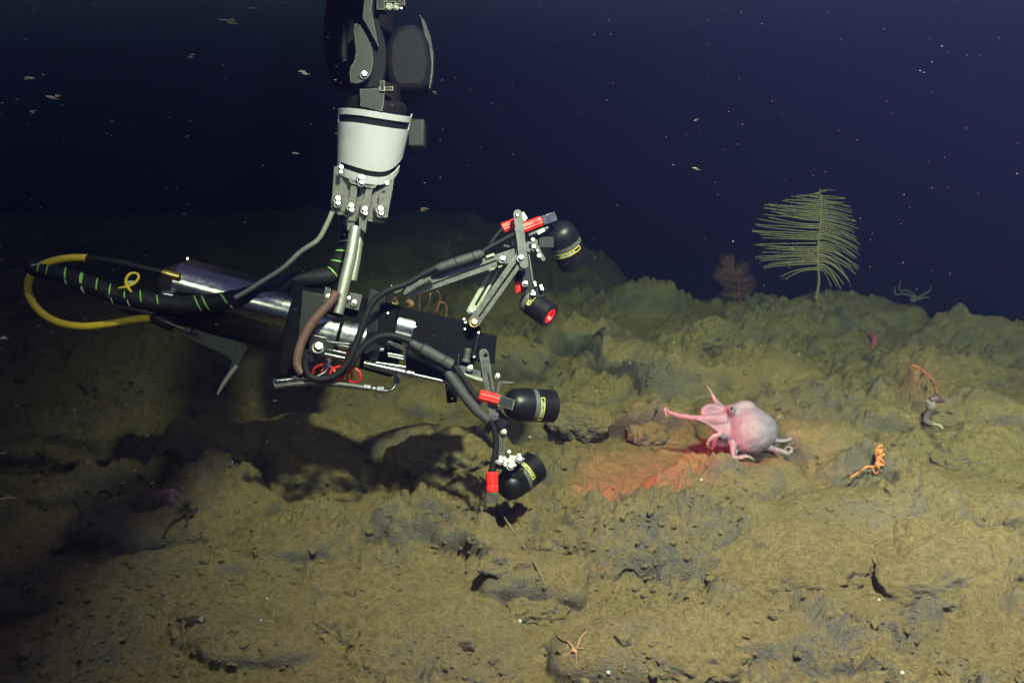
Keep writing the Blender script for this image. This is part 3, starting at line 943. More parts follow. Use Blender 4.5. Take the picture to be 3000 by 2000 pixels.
    m.lathe(T(*Z3(1200, 860), -.07), T(*Z3(1590, 1075), -.07), [(0, W(9)), (.01, W(12)), (.035, W(14)), (.038, W(12)), (.04, W(17)), (.108, W(17)), (.11, W(14)), (.114, W(17.5)), (.138, W(17.5)), (.142, W(12))], 22)
    m.build('cable_connector', SLEEVE, tool)
    m = MB(); m.tube(path([Z3(1570, 1060), Z3(1660, 1180), Z3(1730, 1290), Z3(1800, 1370)], -.05), W(9), 12, smooth=5); m.build('cable', RUBBER, tool)
    m = MB(); m.tube(path([Z3(1180, 890), Z3(1280, 960), Z3(1400, 1040), Z3(1520, 1120)], -.06), W(9), 12, smooth=5); m.build('cable', RUBBER, tool)
    m = MB(); m.tube(path([Z3(1505, 1110), Z3(1540, 1150), Z3(1650, 1300), Z3(1760, 1430), Z3(1850, 1510)], -.065), [W(10), W(14.5), W(15.5), W(15.5), W(13)], 16, smooth=5); m.build('cable_sleeve', SLEEVE, tool)

    # ---- upper lamp bracket: a parallelogram of slotted bars
    b1 = plate('lamp_bracket', px_list(Z5, [(285, 995), (350, 905), (420, 870), (1180, 615), (1500, 510), (1550, 515), (1580, 560), (1585, 620), (1550, 660), (1340, 690), (330, 1042)]),
               [stadium(Z5(395, 970), Z5(1260, 655), 5.5)], -.02, .012, ALU, tool)
    b3 = plate('lamp_bracket', stadium(Z5(1000, 1180), Z5(1310, 640), 27), [stadium(Z5(1050, 1110), Z5(1270, 725), 7)], .055, .010, ALU2, tool)
    b2 = plate('lamp_bracket', stadium(Z5(1026, 1300), Z5(1516, 615), 33), [stadium(Z5(1085, 1232), Z5(1468, 692), 7)], -.036, .012, ALU, tool)
    bolt(*Z5(1325, 640), 9.5, -.036, b1); bolt(*Z5(1515, 630), 10, -.045, b2); bolt(*Z5(1026, 1304), 10.5, -.045, b2, BRASS)
    bolt(*Z5(997, 1180), 7.5, .045, b3); bolt(*Z5(1505, 550), 9, -.03, b1)
    plate('bracket_foot', px_list(Z5, [(170, 975), (310, 905), (330, 915), (240, 990), (205, 995)]), [], -.02, .008, ALU, tool)
    plate('bracket_cap', stadium(Z5(1165, 612), Z5(1230, 590), 8), [], -.03, .012, ALU2, tool)
    plate('bracket_cap', stadium(Z5(1345, 495), Z5(1395, 505), 6), [], -.02, .012, STEEL, tool)
    bolt(*Z5(1445, 460), 6, -.0, tool); bolt(*Z5(1470, 415), 4, .0, tool)
    # uprights that carry the two upper lamps
    up1 = plate('lamp_upright', stadium(Z5(1485, 165), Z5(1552, 690), 26), [circ(Z5(1478, 188), 5.5)], -.05, .012, ALU, tool)
    bolt(*Z5(1478, 188), 5, -.045, up1, washer=False)
    up2 = plate('lamp_upright', px_list(Z5, [(1560, 560), (1605, 610), (1625, 740), (1655, 930), (1640, 1000), (1560, 1010), (1540, 900), (1520, 740)]), [], -.01, .016, BLACK, tool)
    plate('upright_edge', px_list(Z5, [(1592, 585), (1612, 590), (1655, 880), (1640, 905)]), [], -.016, .006, ALU, tool)
    bolt(*Z5(1530, 725), 7.5, -.03, up2); bolt(*Z5(1562, 893), 8, -.025, up2)
    arm2 = plate('lamp_crossbar', px_list(Z5, [(1420, 555), (1640, 425), (1690, 390), (1700, 540), (1610, 585), (1590, 560)]), [], -.008, .014, ALU, tool)
    plate('lamp_crossbar', px_list(Z5, [(1690, 480), (1780, 640), (1755, 660), (1735, 655), (1660, 520)]), [], -.02, .012, ALU, tool)
    for x, y, r in [(1640, 442, 7), (1648, 515, 8), (1690, 555, 4.5), (1703, 612, 8)]:
        bolt(*Z5(x, y), r, -.03, arm2, washer=False)
    plate('name_tag', px_list(Z5, [(1520, 165), (1545, 140), (1590, 210), (1550, 250)]), [], -.03, .002, WHITE, tool)
    # ---- lower lamp bracket
    lb = plate('lamp_bracket', px_list(Z6, [(262, 268), (300, 262), (480, 318), (492, 408), (400, 372), (285, 322), (258, 292)]), [], -.03, .014, ALU, tool)
    plate('bracket_edge', px_list(Z6, [(285, 318), (330, 330), (488, 375), (500, 405), (420, 385), (330, 350)]), [], -.038, .007, ALU2, tool)
    bolt(*Z6(372, 285), 8, -.04, lb)
    lu = plate('lamp_upright', stadium(Z6(487, 160), Z6(575, 690), 27), [circ(Z6(502, 178), 6.5), stadium(Z6(520, 330), Z6(555, 510), 5)], -.045, .016, ALU, tool)
    plate('lamp_upright', stadium(Z6(655, 830), Z6(625, 1050), 20), [stadium(Z6(650, 880), Z6(640, 1000), 4)], -.03, .012, ALU, tool)
    plate('lamp_upright', px_list(Z6, [(545, 640), (620, 640), (700, 720), (690, 760), (640, 820), (600, 760)]), [], -.03, .016, BLACK, tool)
    bolt(*Z6(658, 828), 7, -.038, lu)
    plate('lamp_crossbar', px_list(Z6, [(605, 405), (650, 395), (750, 405), (740, 415), (640, 418), (620, 480), (600, 520), (590, 500)]), [], -.02, .012, ALU, tool)
    bolt(*Z6(603, 352), 7, -.02, tool)
    m = MB(); m.tube(path([Z6(545, 730), Z6(580, 830), Z6(590, 950), Z6(570, 1080), Z6(556, 1170)], -.06), [W(8), W(9), W(9), W(10), W(12)], 14, smooth=5); m.build('cable', RUBBER, tool)


tool_build()


# ------------------------------------------------------------------ the four red lamps, each a part of the instrument
def text_strip(mb, c, ax, near, R, s_at, size, txt, flip=False):
    """small lettering bent round a lamp body"""
    cu = bpy.data.curves.new('lettering', 'FONT')
    cu.body = txt; cu.size = size; cu.align_x = 'CENTER'; cu.align_y = 'CENTER'; cu.extrude = 0
    ob = bpy.data.objects.new('lettering', cu)
    C.objects.link(ob)
    bpy.context.view_layer.update()
    me = bpy.data.meshes.new_from_object(ob.evaluated_get(bpy.context.evaluated_depsgraph_get()))
    s = ax.cross(near)
    vs = []
    k = -1 if flip else 1
    for v in me.vertices:
        a = k * v.co.x / R
        vs.append(c + ax * (s_at + k * v.co.y) + (near * math.cos(a) + s * math.sin(a)) * (R + .0009))
    mb.add(vs, [tuple(p.vertices) for p in me.polygons])
    C.objects.unlink(ob); bpy.data.objects.remove(ob); bpy.data.curves.remove(cu); bpy.data.meshes.remove(me)


def lamp(p0, p1, r, lens=True, txt_turn=0.0, flip=False, off0=0.0, off1=0.0, label_at=.62, label=None, span=1.0):
    """p0 back pixel, p1 front pixel; off0/off1 depth of back and front"""
    a = T(p0[0], p0[1], off0); b = T(p1[0], p1[1], off1)
    ax = (b - a).normalized(); L = (b - a).length; R = pm(r, p0[0])
    m = MB()
    m.lathe(a, b, [(-.006, R * .40), (-.001, R * .62), (L * .04, R * .80), (L * .12, R * .92), (L * .22, R * .985), (L * .34, R), (L * .70, R), (L * .705, R * .965), (L * .73, R * .965), (L * .735, R),
                   (L * .79, R), (L * .795, R * .965), (L * .82, R * .965), (L * .825, R), (L * .985, R), (L, R * .95), (L, R * .60), (L - .006, R * .56), (L - .012, R * .50), (L - .012, .0005)], 48)
    o = m.build('lamp', BLACK, tool)
    if label: o['label'] = label
    near = (CAM - a); near = (near - ax * near.dot(ax)).normalized()
    near = Matrix.Rotation(txt_turn, 3, ax) @ near
    s = ax.cross(near)
    at = L * label_at

    def arc(a0, a1, s0, s1, rr, name, mat):
        mm = MB(); rings = []
        for k in range(19):
            t = a0 + (a1 - a0) * k / 18
            d = near * math.cos(t) + s * math.sin(t)
            rings.append([a + ax * s0 + d * rr, a + ax * s0 + d * (rr + .0006), a + ax * s1 + d * (rr + .0006), a + ax * s1 + d * rr])
        mm.ring_stack(rings)
        return mm.build(name, mat, o)
    w = .011
    arc(-1.5, 1.5, at - w * 2.0, at - w * .72, R, 'label_band', LABELG)
    m2 = MB()
    for s0 in (at - w * .55, at + w * .45):
        rings = []
        for k in range(19):
            t = (-.95 + 1.9 * k / 18) * span
            d = near * math.cos(t) + s * math.sin(t)
            rings.append([a + ax * s0 + d * R, a + ax * s0 + d * (R + .0008), a + ax * (s0 + .0016) + d * (R + .0008), a + ax * (s0 + .0016) + d * R])
        m2.ring_stack(rings)
    for t0 in (-.95 * span, .95 * span):
        d = near * math.cos(t0) + s * math.sin(t0)
        t1 = t0 + .03
        d2 = near * math.cos(t1) + s * math.sin(t1)
        m2.ring_stack([[a + ax * (at - w * .55) + d * R, a + ax * (at - w * .55) + d * (R + .0008), a + ax * (at - w * .55) + d2 * (R + .0008), a + ax * (at - w * .55) + d2 * R],
                       [a + ax * (at + w * .5) + d * R, a + ax * (at + w * .5) + d * (R + .0008), a + ax * (at + w * .5) + d2 * (R + .0008), a + ax * (at + w * .5) + d2 * R]])
    m2.build('label_frame', LABELY, o)
    m3 = MB(); text_strip(m3, a, ax, near, R, at, w * .95, 'LED SeaLite', flip)
    m3.build('lettering', LABELW, o)
    # lens
    m4 = MB(); m4.lathe(b - ax * .0115, b, [(0, R * .50), (.003, R * .50), (.005, R * .40), (.006, .0005)], 32)
    m4.build('lens', REDGLOW, o)
    return o, a, b, ax, R


def red_plug(p0, p1, r, off, block_px=None, block_r=None, mat_block=None):
    """ribbed red locking sleeve with a squared metal end"""
    a = T(*p0, off); b = T(*p1, off); ax = (b - a).normalized(); L = (b - a).length
    s = ax.orthogonal().normalized(); t = ax.cross(s)
    m = MB(); n = 40; rings = []
    for q, sc in [(0, .82), (.06, 1.0), (.55, 1.0), (.58, .93), (.62, .93), (.66, 1.0), (.97, 1.0), (1, .9)]:
        rings.append([a + ax * L * q + (s * math.cos(2 * math.pi * k / n) + t * math.sin(2 * math.pi * k / n)) * pm(r, p0[0]) * sc * (1.0 if k % 4 < 2 else .90) for k in range(n)])
    m.ring_stack(rings)
    o = m.build('plug', RED, tool, sharp=25)
    if block_px:
        c1 = T(*block_px, off); f = (CAM - b); f = (f - ax * f.dot(ax)).normalized(); side = ax.cross(f)
        m = MB(); m.box((b + c1) * .5, (c1 - b) * .5, f * pm(block_r), side * pm(block_r))
        m.build('plug_block', mat_block or STEEL, o, bevel=.0015)
    return o


LAMPS = []
LAMPS.append(lamp(Z5(1895, 300), Z5(2075, 680), 49, flip=True, txt_turn=.15, off0=.02, off1=.08, label_at=.56, label='black lamp with its lettering upside down, under the upper pair of red plugs'))
LAMPS.append(lamp(Z5(1560, 1050), Z5(1822, 1232), 37, txt_turn=-.35, off0=.02, off1=-.03, label_at=.36, span=.6, label='black lamp with its red lens shining'))
LAMPS.append(lamp(Z6(690, 590), Z6(1075, 610), 49, txt_turn=.25, off0=.0, off1=.045, label_at=.62, span=.8, label='black lamp lying level beside a red plug'))
LAMPS.append(lamp(Z6(655, 1320), Z6(925, 1120), 47, txt_turn=-.1, off0=-.02, off1=.05, label_at=.60, span=.7, label='black lamp hanging lowest, tilted up'))
# hot spot of the one lens seen
o, a_, b_, ax_, R_ = LAMPS[1]
m = MB(); m.lathe(b_ - ax_ * .005 + UP * -R_ * .18, b_ + ax_ * .2 + UP * -R_ * .18, [(0, R_ * .12), (.003, R_ * .08), (.004, .0003)], 14)
m.build('led_core', HOTGLOW, o)
m = MB(); m.lathe(b_ - ax_ * .010, b_, [(0, R_ * .62), (.0105, R_ * .60), (.0108, R_ * .53), (.004, R_ * .505)], 36, caps=False)
m.build('lens_rim', REDGLOW, o)
# mounting blocks of the lamps
def lamp_mounts():
    m = MB(); m.box(T(*Z5(1780, 470), .01), RIGHT * pm(24), UP * pm(17), FWD * .02); m.build('lamp_mount', BLACK, tool, bevel=.002)
    b = plate('lamp_mount', px_list(Z5, [(1610, 1000), (1640, 985), (1690, 930), (1760, 960), (1750, 1040), (1640, 1030)]), [], -.035, .03, BLACK, tool)
    for x, y, r in [(1660, 890, 6), (1668, 915, 5), (1725, 925, 7), (1735, 955, 8), (1640, 980, 6), (1655, 1005, 7), (1630, 1010, 5)]:
        bolt(*Z5(x, y), r * .85, -.045, b, washer=False)
    b = plate('lamp_mount', px_list(Z6, [(582, 1075), (625, 1040), (700, 1020), (800, 1030), (840, 1052), (740, 1135), (700, 1148), (650, 1110), (590, 1100)]), [], -.065, .05, ALU, tool, skew=lambda x, y: -.0004 * (y - 1340))
    m = MB(); m.box(T(*Z6(735, 1175), -.015), RIGHT * pm(32), UP * pm(18), FWD * .03); m.build('lamp_mount', BLACK, tool, bevel=.004)
    for x, y, r in [(627, 1048, 6), (627, 1080, 9), (700, 1000, 6.5), (785, 1028, 6), (788, 1062, 9), (710, 1085, 8), (712, 1122, 10)]:
        bolt(*Z6(x, y), r * .9, -.078, b, washer=(r >= 9))
    red_plug(Z5(1528, 318), Z5(1735, 240), 15.5, -.02, Z5(1880, 190), 14)
    red_plug(Z5(1320, 318), Z5(1462, 262), 15, .01)
    red_plug(Z6(445, 512), Z6(610, 556), 16.5, -.055, Z6(735, 600), 16, ARM)
    red_plug(Z6(556, 1165), Z6(558, 1335), 17.5, -.065, Z6(560, 1425), 17, TITAN)
    red_plug(Z5(1490, 870), Z5(1505, 990), 12, .03)
    m = MB(); m.tube(path([Z5(1500, 770), Z5(1492, 820), Z5(1490, 880)], .03), pm(9), 12); m.build('cable', RUBBER, tool)
    t = plate('maker_plate', px_list(Z5, [(1685, 350), (1755, 318), (1775, 342), (1700, 385)]), [], -.03, .002, LABELW, tool)
    plate('maker_plate_edge', px_list(Z5, [(1683, 346), (1752, 312), (1756, 318), (1685, 352)]), [], -.031, .002, LABELY, tool)
    m = MB(); m.tube(path([Z5(1600, 400), Z5(1690, 360), Z5(1800, 320)], -.01), pm(14), 14); m.build('lamp_stem', BLACK, tool)


lamp_mounts()

# the light the red lamps throw, each set in its own lens
for (o, a, b, ax, R), pw, aim, cone in zip(LAMPS, (60, 210, 62, 30), [(.80, 3.1, .15), (.74, 3.1, .20), (.60, 3.05, .05), (.68, 3.15, .08)], (46, 24, 64, 64)):
    spot('red_lamp_beam', b + ax * .004, aim, pw, (1.0, .04, .10), cone, 1.0, .035)
# ------------------------------------------------------------------ the octopus
def skin_material():
    m, nt, b = new_mat('octopus_skin')
    L = nt.links.new
    tc = nd(nt, 'ShaderNodeTexCoord')
    n1 = nd(nt, 'ShaderNodeTexNoise', Scale=26.0, Detail=5.0, Roughness=.6)
    n2 = nd(nt, 'ShaderNodeTexVoronoi', Scale=260.0)
    n3 = nd(nt, 'ShaderNodeTexNoise', Scale=220.0, Detail=3.0, Roughness=.6)
    for n in (n1, n2, n3): L(tc.outputs['Object'], n.inputs['Vector'])
    r = nd(nt, 'ShaderNodeValToRGB')
    r.color_ramp.elements[0].position = .3; r.color_ramp.elements[0].color = (.135, .110, .18, 1)
    r.color_ramp.elements[1].position = .7; r.color_ramp.elements[1].color = (.185, .160, .245, 1)
    L(n1.outputs[0], r.inputs[0])
    at = nd(nt, 'ShaderNodeAttribute', attribute_name='lamp_pink')  # glow of the red lamps painted into the skin colour
    mx = nd(nt, 'ShaderNodeMixRGB'); mx.inputs[2].default_value = (.21, .11, .19, 1)
    L(at.outputs['Fac'], mx.inputs[0]); L(r.outputs[0], mx.inputs[1])
    L(mx.outputs[0], b.inputs['Base Color'])
    b.inputs['Roughness'].default_value = .55
    b.inputs['Specular IOR Level'].default_value = .35
    b.inputs['Subsurface Weight'].default_value = .15
    b.inputs['Subsurface Radius'].default_value = (.012, .006, .005)
    b.inputs['Subsurface Scale'].default_value = .6
    a = nd(nt, 'ShaderNodeMath', operation='ADD'); L(n3.outputs[0], a.inputs[0]); L(n2.outputs['Distance'], a.inputs[1])
    bp = nd(nt, 'ShaderNodeBump', Strength=.22, Distance=.002)
    L(a.outputs[0], bp.inputs['Height']); L(bp.outputs[0], b.inputs['Normal'])
    return m


def octopus_build():
    Z = zc(1900, 1080, .2126)
    base, dg = ground(2195, 1345)
    d0 = dg - .06
    k = d0 / F * .2126            # metres per zoom unit

    def O(x, y, dz=0.0):
        return P(*Z(x, y), d0 + dz)
    root = thing('octopus', base, 'pale pink octopus with a swollen round mantle, stretching one arm out over the sediment', 'octopus')
    m = MB()
    # mantle: a bag from the neck behind the eye to the low, wide rear
    top = O(1270, 545, .01); bot = O(1500, 1150, -.01)
    ax = (bot - top).normalized(); side = ax.cross(VIEWN).normalized(); dep = ax.cross(side)
    H = (bot - top).length
    rings = []
    for i in range(31):
        t = i / 30
        prof = [(0, .16), (.05, .42), (.12, .58), (.22, .74), (.35, .90), (.5, 1.0), (.64, 1.0), (.78, .91), (.88, .74), (.95, .50), (.985, .28), (1, .06)]
        for j in range(len(prof) - 1):
            if prof[j][0] <= t <= prof[j + 1][0]:
                f = (t - prof[j][0]) / (prof[j + 1][0] - prof[j][0]); f = f * f * (3 - 2 * f) * .5 + f * .5
                r = prof[j][1] + (prof[j + 1][1] - prof[j][1]) * f
                break
        c = top + ax * (H * (t * 1.06 - .03)) + side * (k * 25 * math.sin(t * 3.0))
        rings.append([c + (side * math.cos(2 * math.pi * q / 36) + dep * math.sin(2 * math.pi * q / 36) * .92) * (k * 352 * r) for q in range(36)])
    m.ring_stack(rings)
    # shoulder of the mantle up behind the eyes
    m.tube([O(1200, 560), O(1300, 520), O(1380, 530), O(1440, 640, .01)], [k * 70, k * 85, k * 90, k * 110], 20)
    # head, eye mounds, neck and funnel side
    m.tube([O(1000, 670, .02), O(1090, 620, .01), O(1160, 590), O(1240, 640), O(1330, 720)], [k * 80, k * 95, k * 100, k * 140, k * 190], 24)
    m.tube([O(1150, 600, -.02), O(1142, 545, -.035), O(1150, 520, -.03)], [k * 55, k * 52, k * 30], 16)
    m.tube([O(1180, 570, .07), O(1170, 520, .085), O(1180, 500, .08)], [k * 50, k * 46, k * 30], 16)
    m.tube([O(1060, 760), O(1090, 850, -.01), O(1120, 950, -.01), O(1170, 1060)], [k * 80, k * 85, k * 70, k * 50], 18)
    # arm stretched out to the left, its tip curling up
    out_arm = [(1050, 690, .0), (900, 700, -.01), (760, 690, -.02), (620, 675, -.03), (480, 650, -.035), (360, 625, -.04), (290, 600, -.04), (255, 565, -.04), (235, 535, -.04), (222, 560, -.045), (240, 610, -.05), (262, 635, -.05), (220, 662, -.05)]
    arms = []
    arms.append(([O(*p) for p in out_arm], [k * v for v in (112, 84, 62, 47, 37, 31, 28, 26, 23, 20, 16, 13, 9)]))
    # second arm held up and doubled back on itself
    arms.append(([O(*p) for p in [(1080, 600, .02), (980, 560, .02), (880, 530, .01), (800, 535, .0), (750, 575, -.005), (745, 625, -.01), (785, 640, -.012), (812, 628, -.012), (800, 600, -.01), (775, 605, -.008)]], [k * v for v in (95, 75, 56, 46, 40, 30, 20, 15, 11, 7)]))
    # third arm raised behind
    arms.append(([O(*p) for p in [(1060, 590, .05), (980, 520, .06), (915, 430, .07), (880, 360, .075), (840, 290, .08), (790, 225, .085), (720, 188, .09)]], [k * v for v in (70, 60, 42, 32, 22, 14, 6)]))
    # lower arms reaching the ground
    arms.append(([O(*p) for p in [(1060, 860, .0), (1030, 930, -.03), (985, 915, -.05), (920, 925, -.06), (860, 965, -.06), (825, 1020, -.05), (835, 1080, -.03), (870, 1110, -.01)]], [k * v for v in (75, 55, 42, 38, 34, 29, 22, 12)]))
    arms.append(([O(*p) for p in [(1010, 820, .03), (960, 880, .02), (935, 960, .01), (900, 1050, .01), (880, 1120, .02)]], [k * v for v in (80, 60, 48, 36, 18)]))
    arms.append(([O(*p) for p in [(1140, 1000, -.03), (1165, 1100, -.05), (1165, 1190, -.06), (1185, 1240, -.065), (1250, 1215, -.07), (1320, 1200, -.07), (1400, 1215, -.06), (1450, 1250, -.04)]], [k * v for v in (65, 52, 40, 38, 36, 31, 24, 12)]))
    arms.append(([O(*p) for p in [(1600, 1000, .0), (1700, 985, -.03), (1800, 992, -.04), (1900, 985, -.045), (1980, 950, -.045), (2022, 905, -.045), (2018, 865, -.04), (1975, 836, -.04)]], [k * v for v in (60, 42, 32, 26, 22, 18, 13, 7)]))
    arms.append(([O(*p) for p in [(1580, 1080, .0), (1680, 1095, -.03), (1760, 1115, -.05), (1850, 1140, -.06), (1920, 1160, -.065), (1968, 1135, -.065), (1970, 1090, -.065), (1925, 1070, -.065), (1888, 1092, -.067), (1895, 1125, -.069)]], [k * v for v in (70, 52, 42, 37, 32, 26, 22, 18, 14, 9)]))
    for pts, rr in arms:
        m.tube(pts, [q * (.92 - .17 * i / (len(rr) - 1)) for i, q in enumerate(rr)], 14, smooth=6)
    # webs between the arms: thick skin sheets
    def sheet(poly, th):
        n = VIEWN * th
        m.ring_stack([[p - n for p in poly], [p + n for p in poly]])
    sheet([O(*p) for p in [(1100, 610, .0), (960, 590, .01), (860, 640, .0), (620, 660, -.03), (640, 695, -.03), (760, 740, -.02), (850, 800, -.01), (910, 870, .0), (1000, 910, -.01), (1090, 920, .0)]], .016)
    sheet([O(*p) for p in [(1000, 560, .02), (880, 530, .01), (800, 535, .0), (755, 575, -.005), (750, 630, -.01), (800, 670, -.01), (900, 690, .0), (1000, 650, .01)]], .007)
    sheet([O(*p) for p in [(1060, 560, .04), (940, 470, .06), (900, 520, .04), (980, 600, .03)]], .008)
    sheet([O(*p) for p in [(1080, 900, -.01), (960, 900, .0), (900, 1040, .01), (1000, 1080, .02), (1120, 1040, .0)]], .010)
    sheet([O(*p) for p in [(1120, 980, -.02), (1145, 1230, -.055), (1215, 1215, -.06), (1240, 1060, -.02)]], .008)
    raw = m.build('octopus_raw', ARM, None)
    me0 = raw.data
    rm = raw.modifiers.new('join', 'REMESH'); rm.mode = 'VOXEL'; rm.voxel_size = .0026; rm.use_smooth_shade = True
    sm = raw.modifiers.new('soft', 'SMOOTH'); sm.factor = .5; sm.iterations = 9
    dgr = bpy.context.evaluated_depsgraph_get()
    me = bpy.data.meshes.new_from_object(raw.evaluated_get(dgr))
    C.objects.unlink(raw); bpy.data.objects.remove(raw)
    off = Vector(root.location)
    me.transform(Matrix.Translation(-off))
    n = len(me.vertices)
    lamp_pink = np.zeros(n, np.float32)
    co = np.zeros(n * 3); me.vertices.foreach_get('co', co); co = co.reshape(-1, 3)
    # wrinkles and warts on the skin, red lamp light painted in as pink towards the left
    nrm = np.zeros(n * 3, np.float32); me.vertices.foreach_get('normal', nrm); nrm = nrm.reshape(-1, 3)
    dv = np.array([mnoise.fractal(Vector(c) * 28, 1.0, 2.0, 3) * .0022 + max(mnoise.noise(Vector(c) * 130), 0) * .0012 for c in co])
    me.vertices.foreach_set('co', (co + nrm * dv[:, None]).ravel())
    hd = np.array(O(1120, 640) - off)
    xx = (co - np.array(O(1230, 700) - off)) @ np.array(RIGHT)
    lamp_pink = np.clip(.10 - xx / .10 * .22, 0, .5)
    lamp_pink[xx > 0.03] = 0
    a = me.attributes.new('lamp_pink', 'FLOAT', 'POINT'); a.data.foreach_set('value', lamp_pink.astype(np.float32))
    me.materials.clear(); SK = skin_material(); me.materials.append(SK)
    me.shade_smooth()
    ob = bpy.data.objects.new('body', me); C.objects.link(ob); ob.parent = root
    # eye
    e = MB(); c = O(1138, 548, -.050)
    e.tube([c + FWD * .004, c - FWD * .004, c - FWD * .0085], [k * 26, k * 25, k * 12], 18)
    eo = e.build('eye', plain('octopus_eye', (.012, .010, .016), .15, .0, .7), root)
    lid = MB(); rings = []
    for q in range(22):
        a_ = 2 * math.pi * q / 21
        cc = c - FWD * .004 + RIGHT * (k * 24 * math.cos(a_)) + UP * (k * 36 * math.sin(a_))
        rings.append(cc)
    lid.tube(rings, k * 8, 8, smooth=2)
    lid.build('eyelid', SK, root)
    # suckers along the undersides that face us
    SU = plain('sucker_skin', (.46, .31, .35), .5, .0, .4, var=.15)
    for ai, dn, sc, i0 in [(0, -UP, .30, 3), (3, -RIGHT * .6 + UP * .5 - FWD * .6, .42, 2), (5, -UP * .5 - FWD * .7 + RIGHT * .2, .40, 3), (6, -UP, .38, 2), (7, -UP * .7 - FWD * .4, .36, 2)]:
        pts, rr = arms[ai]
        s = MB()
        for i in range(i0, len(pts) - 1):
            seg = (pts[i + 1] - pts[i]).length
            cnt = max(2, int(seg / (rr[i] * .62)))
            for j in range(cnt):
                f = (j + .5) / cnt
                c = pts[i].lerp(pts[i + 1], f); r = (rr[i] * (1 - f) + rr[i + 1] * f) * .78
                t = (pts[i + 1] - pts[i]).normalized()
                dd = dn - t * dn.dot(t)
                # on a curling tip the suckers sit inside the curl
                if i > 1 and i < len(pts) - 2:
                    cv = (pts[i + 1] - pts[i]).normalized() - (pts[i] - pts[i - 1]).normalized()
                    if cv.length > .35: dd = dd.normalized() * .5 - cv.normalized() * .6
                dd.normalize()
                b = t.cross(dd)
                for sg in (-1, 1):
                    q = c + (dd + b * .45 * sg).normalized() * r * .86
                    ax2 = (dd + b * .45 * sg).normalized()
                    s.lathe(q, q + ax2, [(0, r * sc * .8), (r * sc * .7, r * sc), (r * sc * .95, r * sc * .8), (r * sc * .6, r * sc * .35), (r * sc * .55, .00005)], 8)
        s.build('suckers', SU, ob)
    return root


octopus_build()

# ------------------------------------------------------------------ corals
CORAL = plain('pale_coral_polyps', (.60, .45, .32), .8, .0, .2, var=.2, bump=.5, bscale=400)
CORALSTEM = plain('coral_stem', (.20, .16, .11), .8, .0, .2)
PINKC = plain('pink_coral_fuzz', (.20, .09, .10), .9, .0, .1)
ORANGEC = plain('orange_coral', (.38, .11, .05), .8, .0, .2)
ORANGEP = plain('dull_orange_coral', (.26, .13, .085), .9, .0, .1)
STAR = plain('salmon_star_skin', (.36, .19, .125), .7, .0, .2, bump=.4, bscale=500)
STARP = plain('pale_star_skin', (.10, .09, .10), .7, .0, .2)


def feather_coral():
    Z = zc(2050, 520, .3401)
    base, d = ground(2391, 876)
    base = P(2391, 876, d)
    root = thing('feather_coral', base - UP * .01, 'tall pale green feather-shaped coral standing on the ridge crest', 'coral')

    def Q(x, y, dz=0): return P(*Z(x, y), d + dz)
    ax = [(1004, 1050), (1018, 960), (1028, 880), (1022, 800), (1014, 700), (1020, 600), (1030, 480), (1042, 350), (1048, 240), (1042, 160), (1036, 95)]
    m = MB(); m.tube([Q(x, y) for x, y in ax], [.0115, .0095, .0085, .008, .0085, .008, .0075, .007, .006, .005, .003], 8)
    m.build('stem', CORALSTEM, root)
    rnd = random.Random(4)
    left = [(120, 940, 150), (170, 820, 150), (200, 760, 190), (240, 640, 210), (300, 545, 250), (350, 560, 300), (400, 480, 350), (450, 475, 385), (500, 465, 470), (550, 480, 540), (600, 450, 580), (650, 475, 650), (690, 465, 720), (730, 500, 770), (760, 560, 820), (785, 650, 870), (800, 770, 890)]
    right = [(110, 1140, 95), (130, 1190, 125), (175, 1280, 200), (220, 1290, 250), (265, 1330, 320), (320, 1350, 385), (380, 1362, 455), (420, 1370, 520), (460, 1385, 605), (510, 1360, 660), (560, 1345, 700), (610, 1360, 770), (660, 1360, 810), (700, 1320, 870), (735, 1290, 905), (765, 1220, 945), (785, 1180, 955), (800, 1100, 905)]

    def axis_at(y):
        for i in range(len(ax) - 1):
            if ax[i + 1][1] <= y <= ax[i][1]:
                f = (ax[i][1] - y) / (ax[i][1] - ax[i + 1][1])
                return ax[i][0] + (ax[i + 1][0] - ax[i][0]) * f
        return ax[-1][0]
    for sgn, tab, cnt in [(-1, left, 42), (1, right, 46)]:
        m = MB()
        ys = [t[0] for t in tab]; xs = [t[1] for t in tab]; es = [t[2] for t in tab]
        for i in range(cnt):
            y0 = ys[0] + (ys[-1] - ys[0]) * ((i + .5) / cnt) ** (1.0 if sgn < 0 else .92)
            x0_ = axis_at(y0)
            if rnd.random() < .05: continue
            xe = float(np.interp(y0, ys, xs)); xe += (x0_ - xe) * max(0, rnd.gauss(.03, .10)) + rnd.uniform(-18, 18); ye = float(np.interp(y0, ys, es)) + rnd.gauss(0, 11)
            x0 = axis_at(y0)
            low = (y0 - 100) / 700
            pts = []
            wave = rnd.uniform(-8, 8)
            for s in range(8):
                t = s / 7
                x = x0 + (xe - x0) * t
                e = t ** (1.0 + 1.5 * low * (1 if sgn < 0 else .8))
                y = y0 + (ye - y0) * e + wave * math.sin(t * 5) * t
                pts.append(Q(x, y, -.10 * t * t * (1 if i % 2 else .7) + .02 * math.sin(t * 3 + i)))
            m.tube(pts, [.0022 * (1.08 - .55 * s / 7) * (1 if sgn < 0 else .95) for s in range(8)], 5, smooth=2, wob=.25)
        m.build('branches', CORAL, root)
    return root


feather_coral()


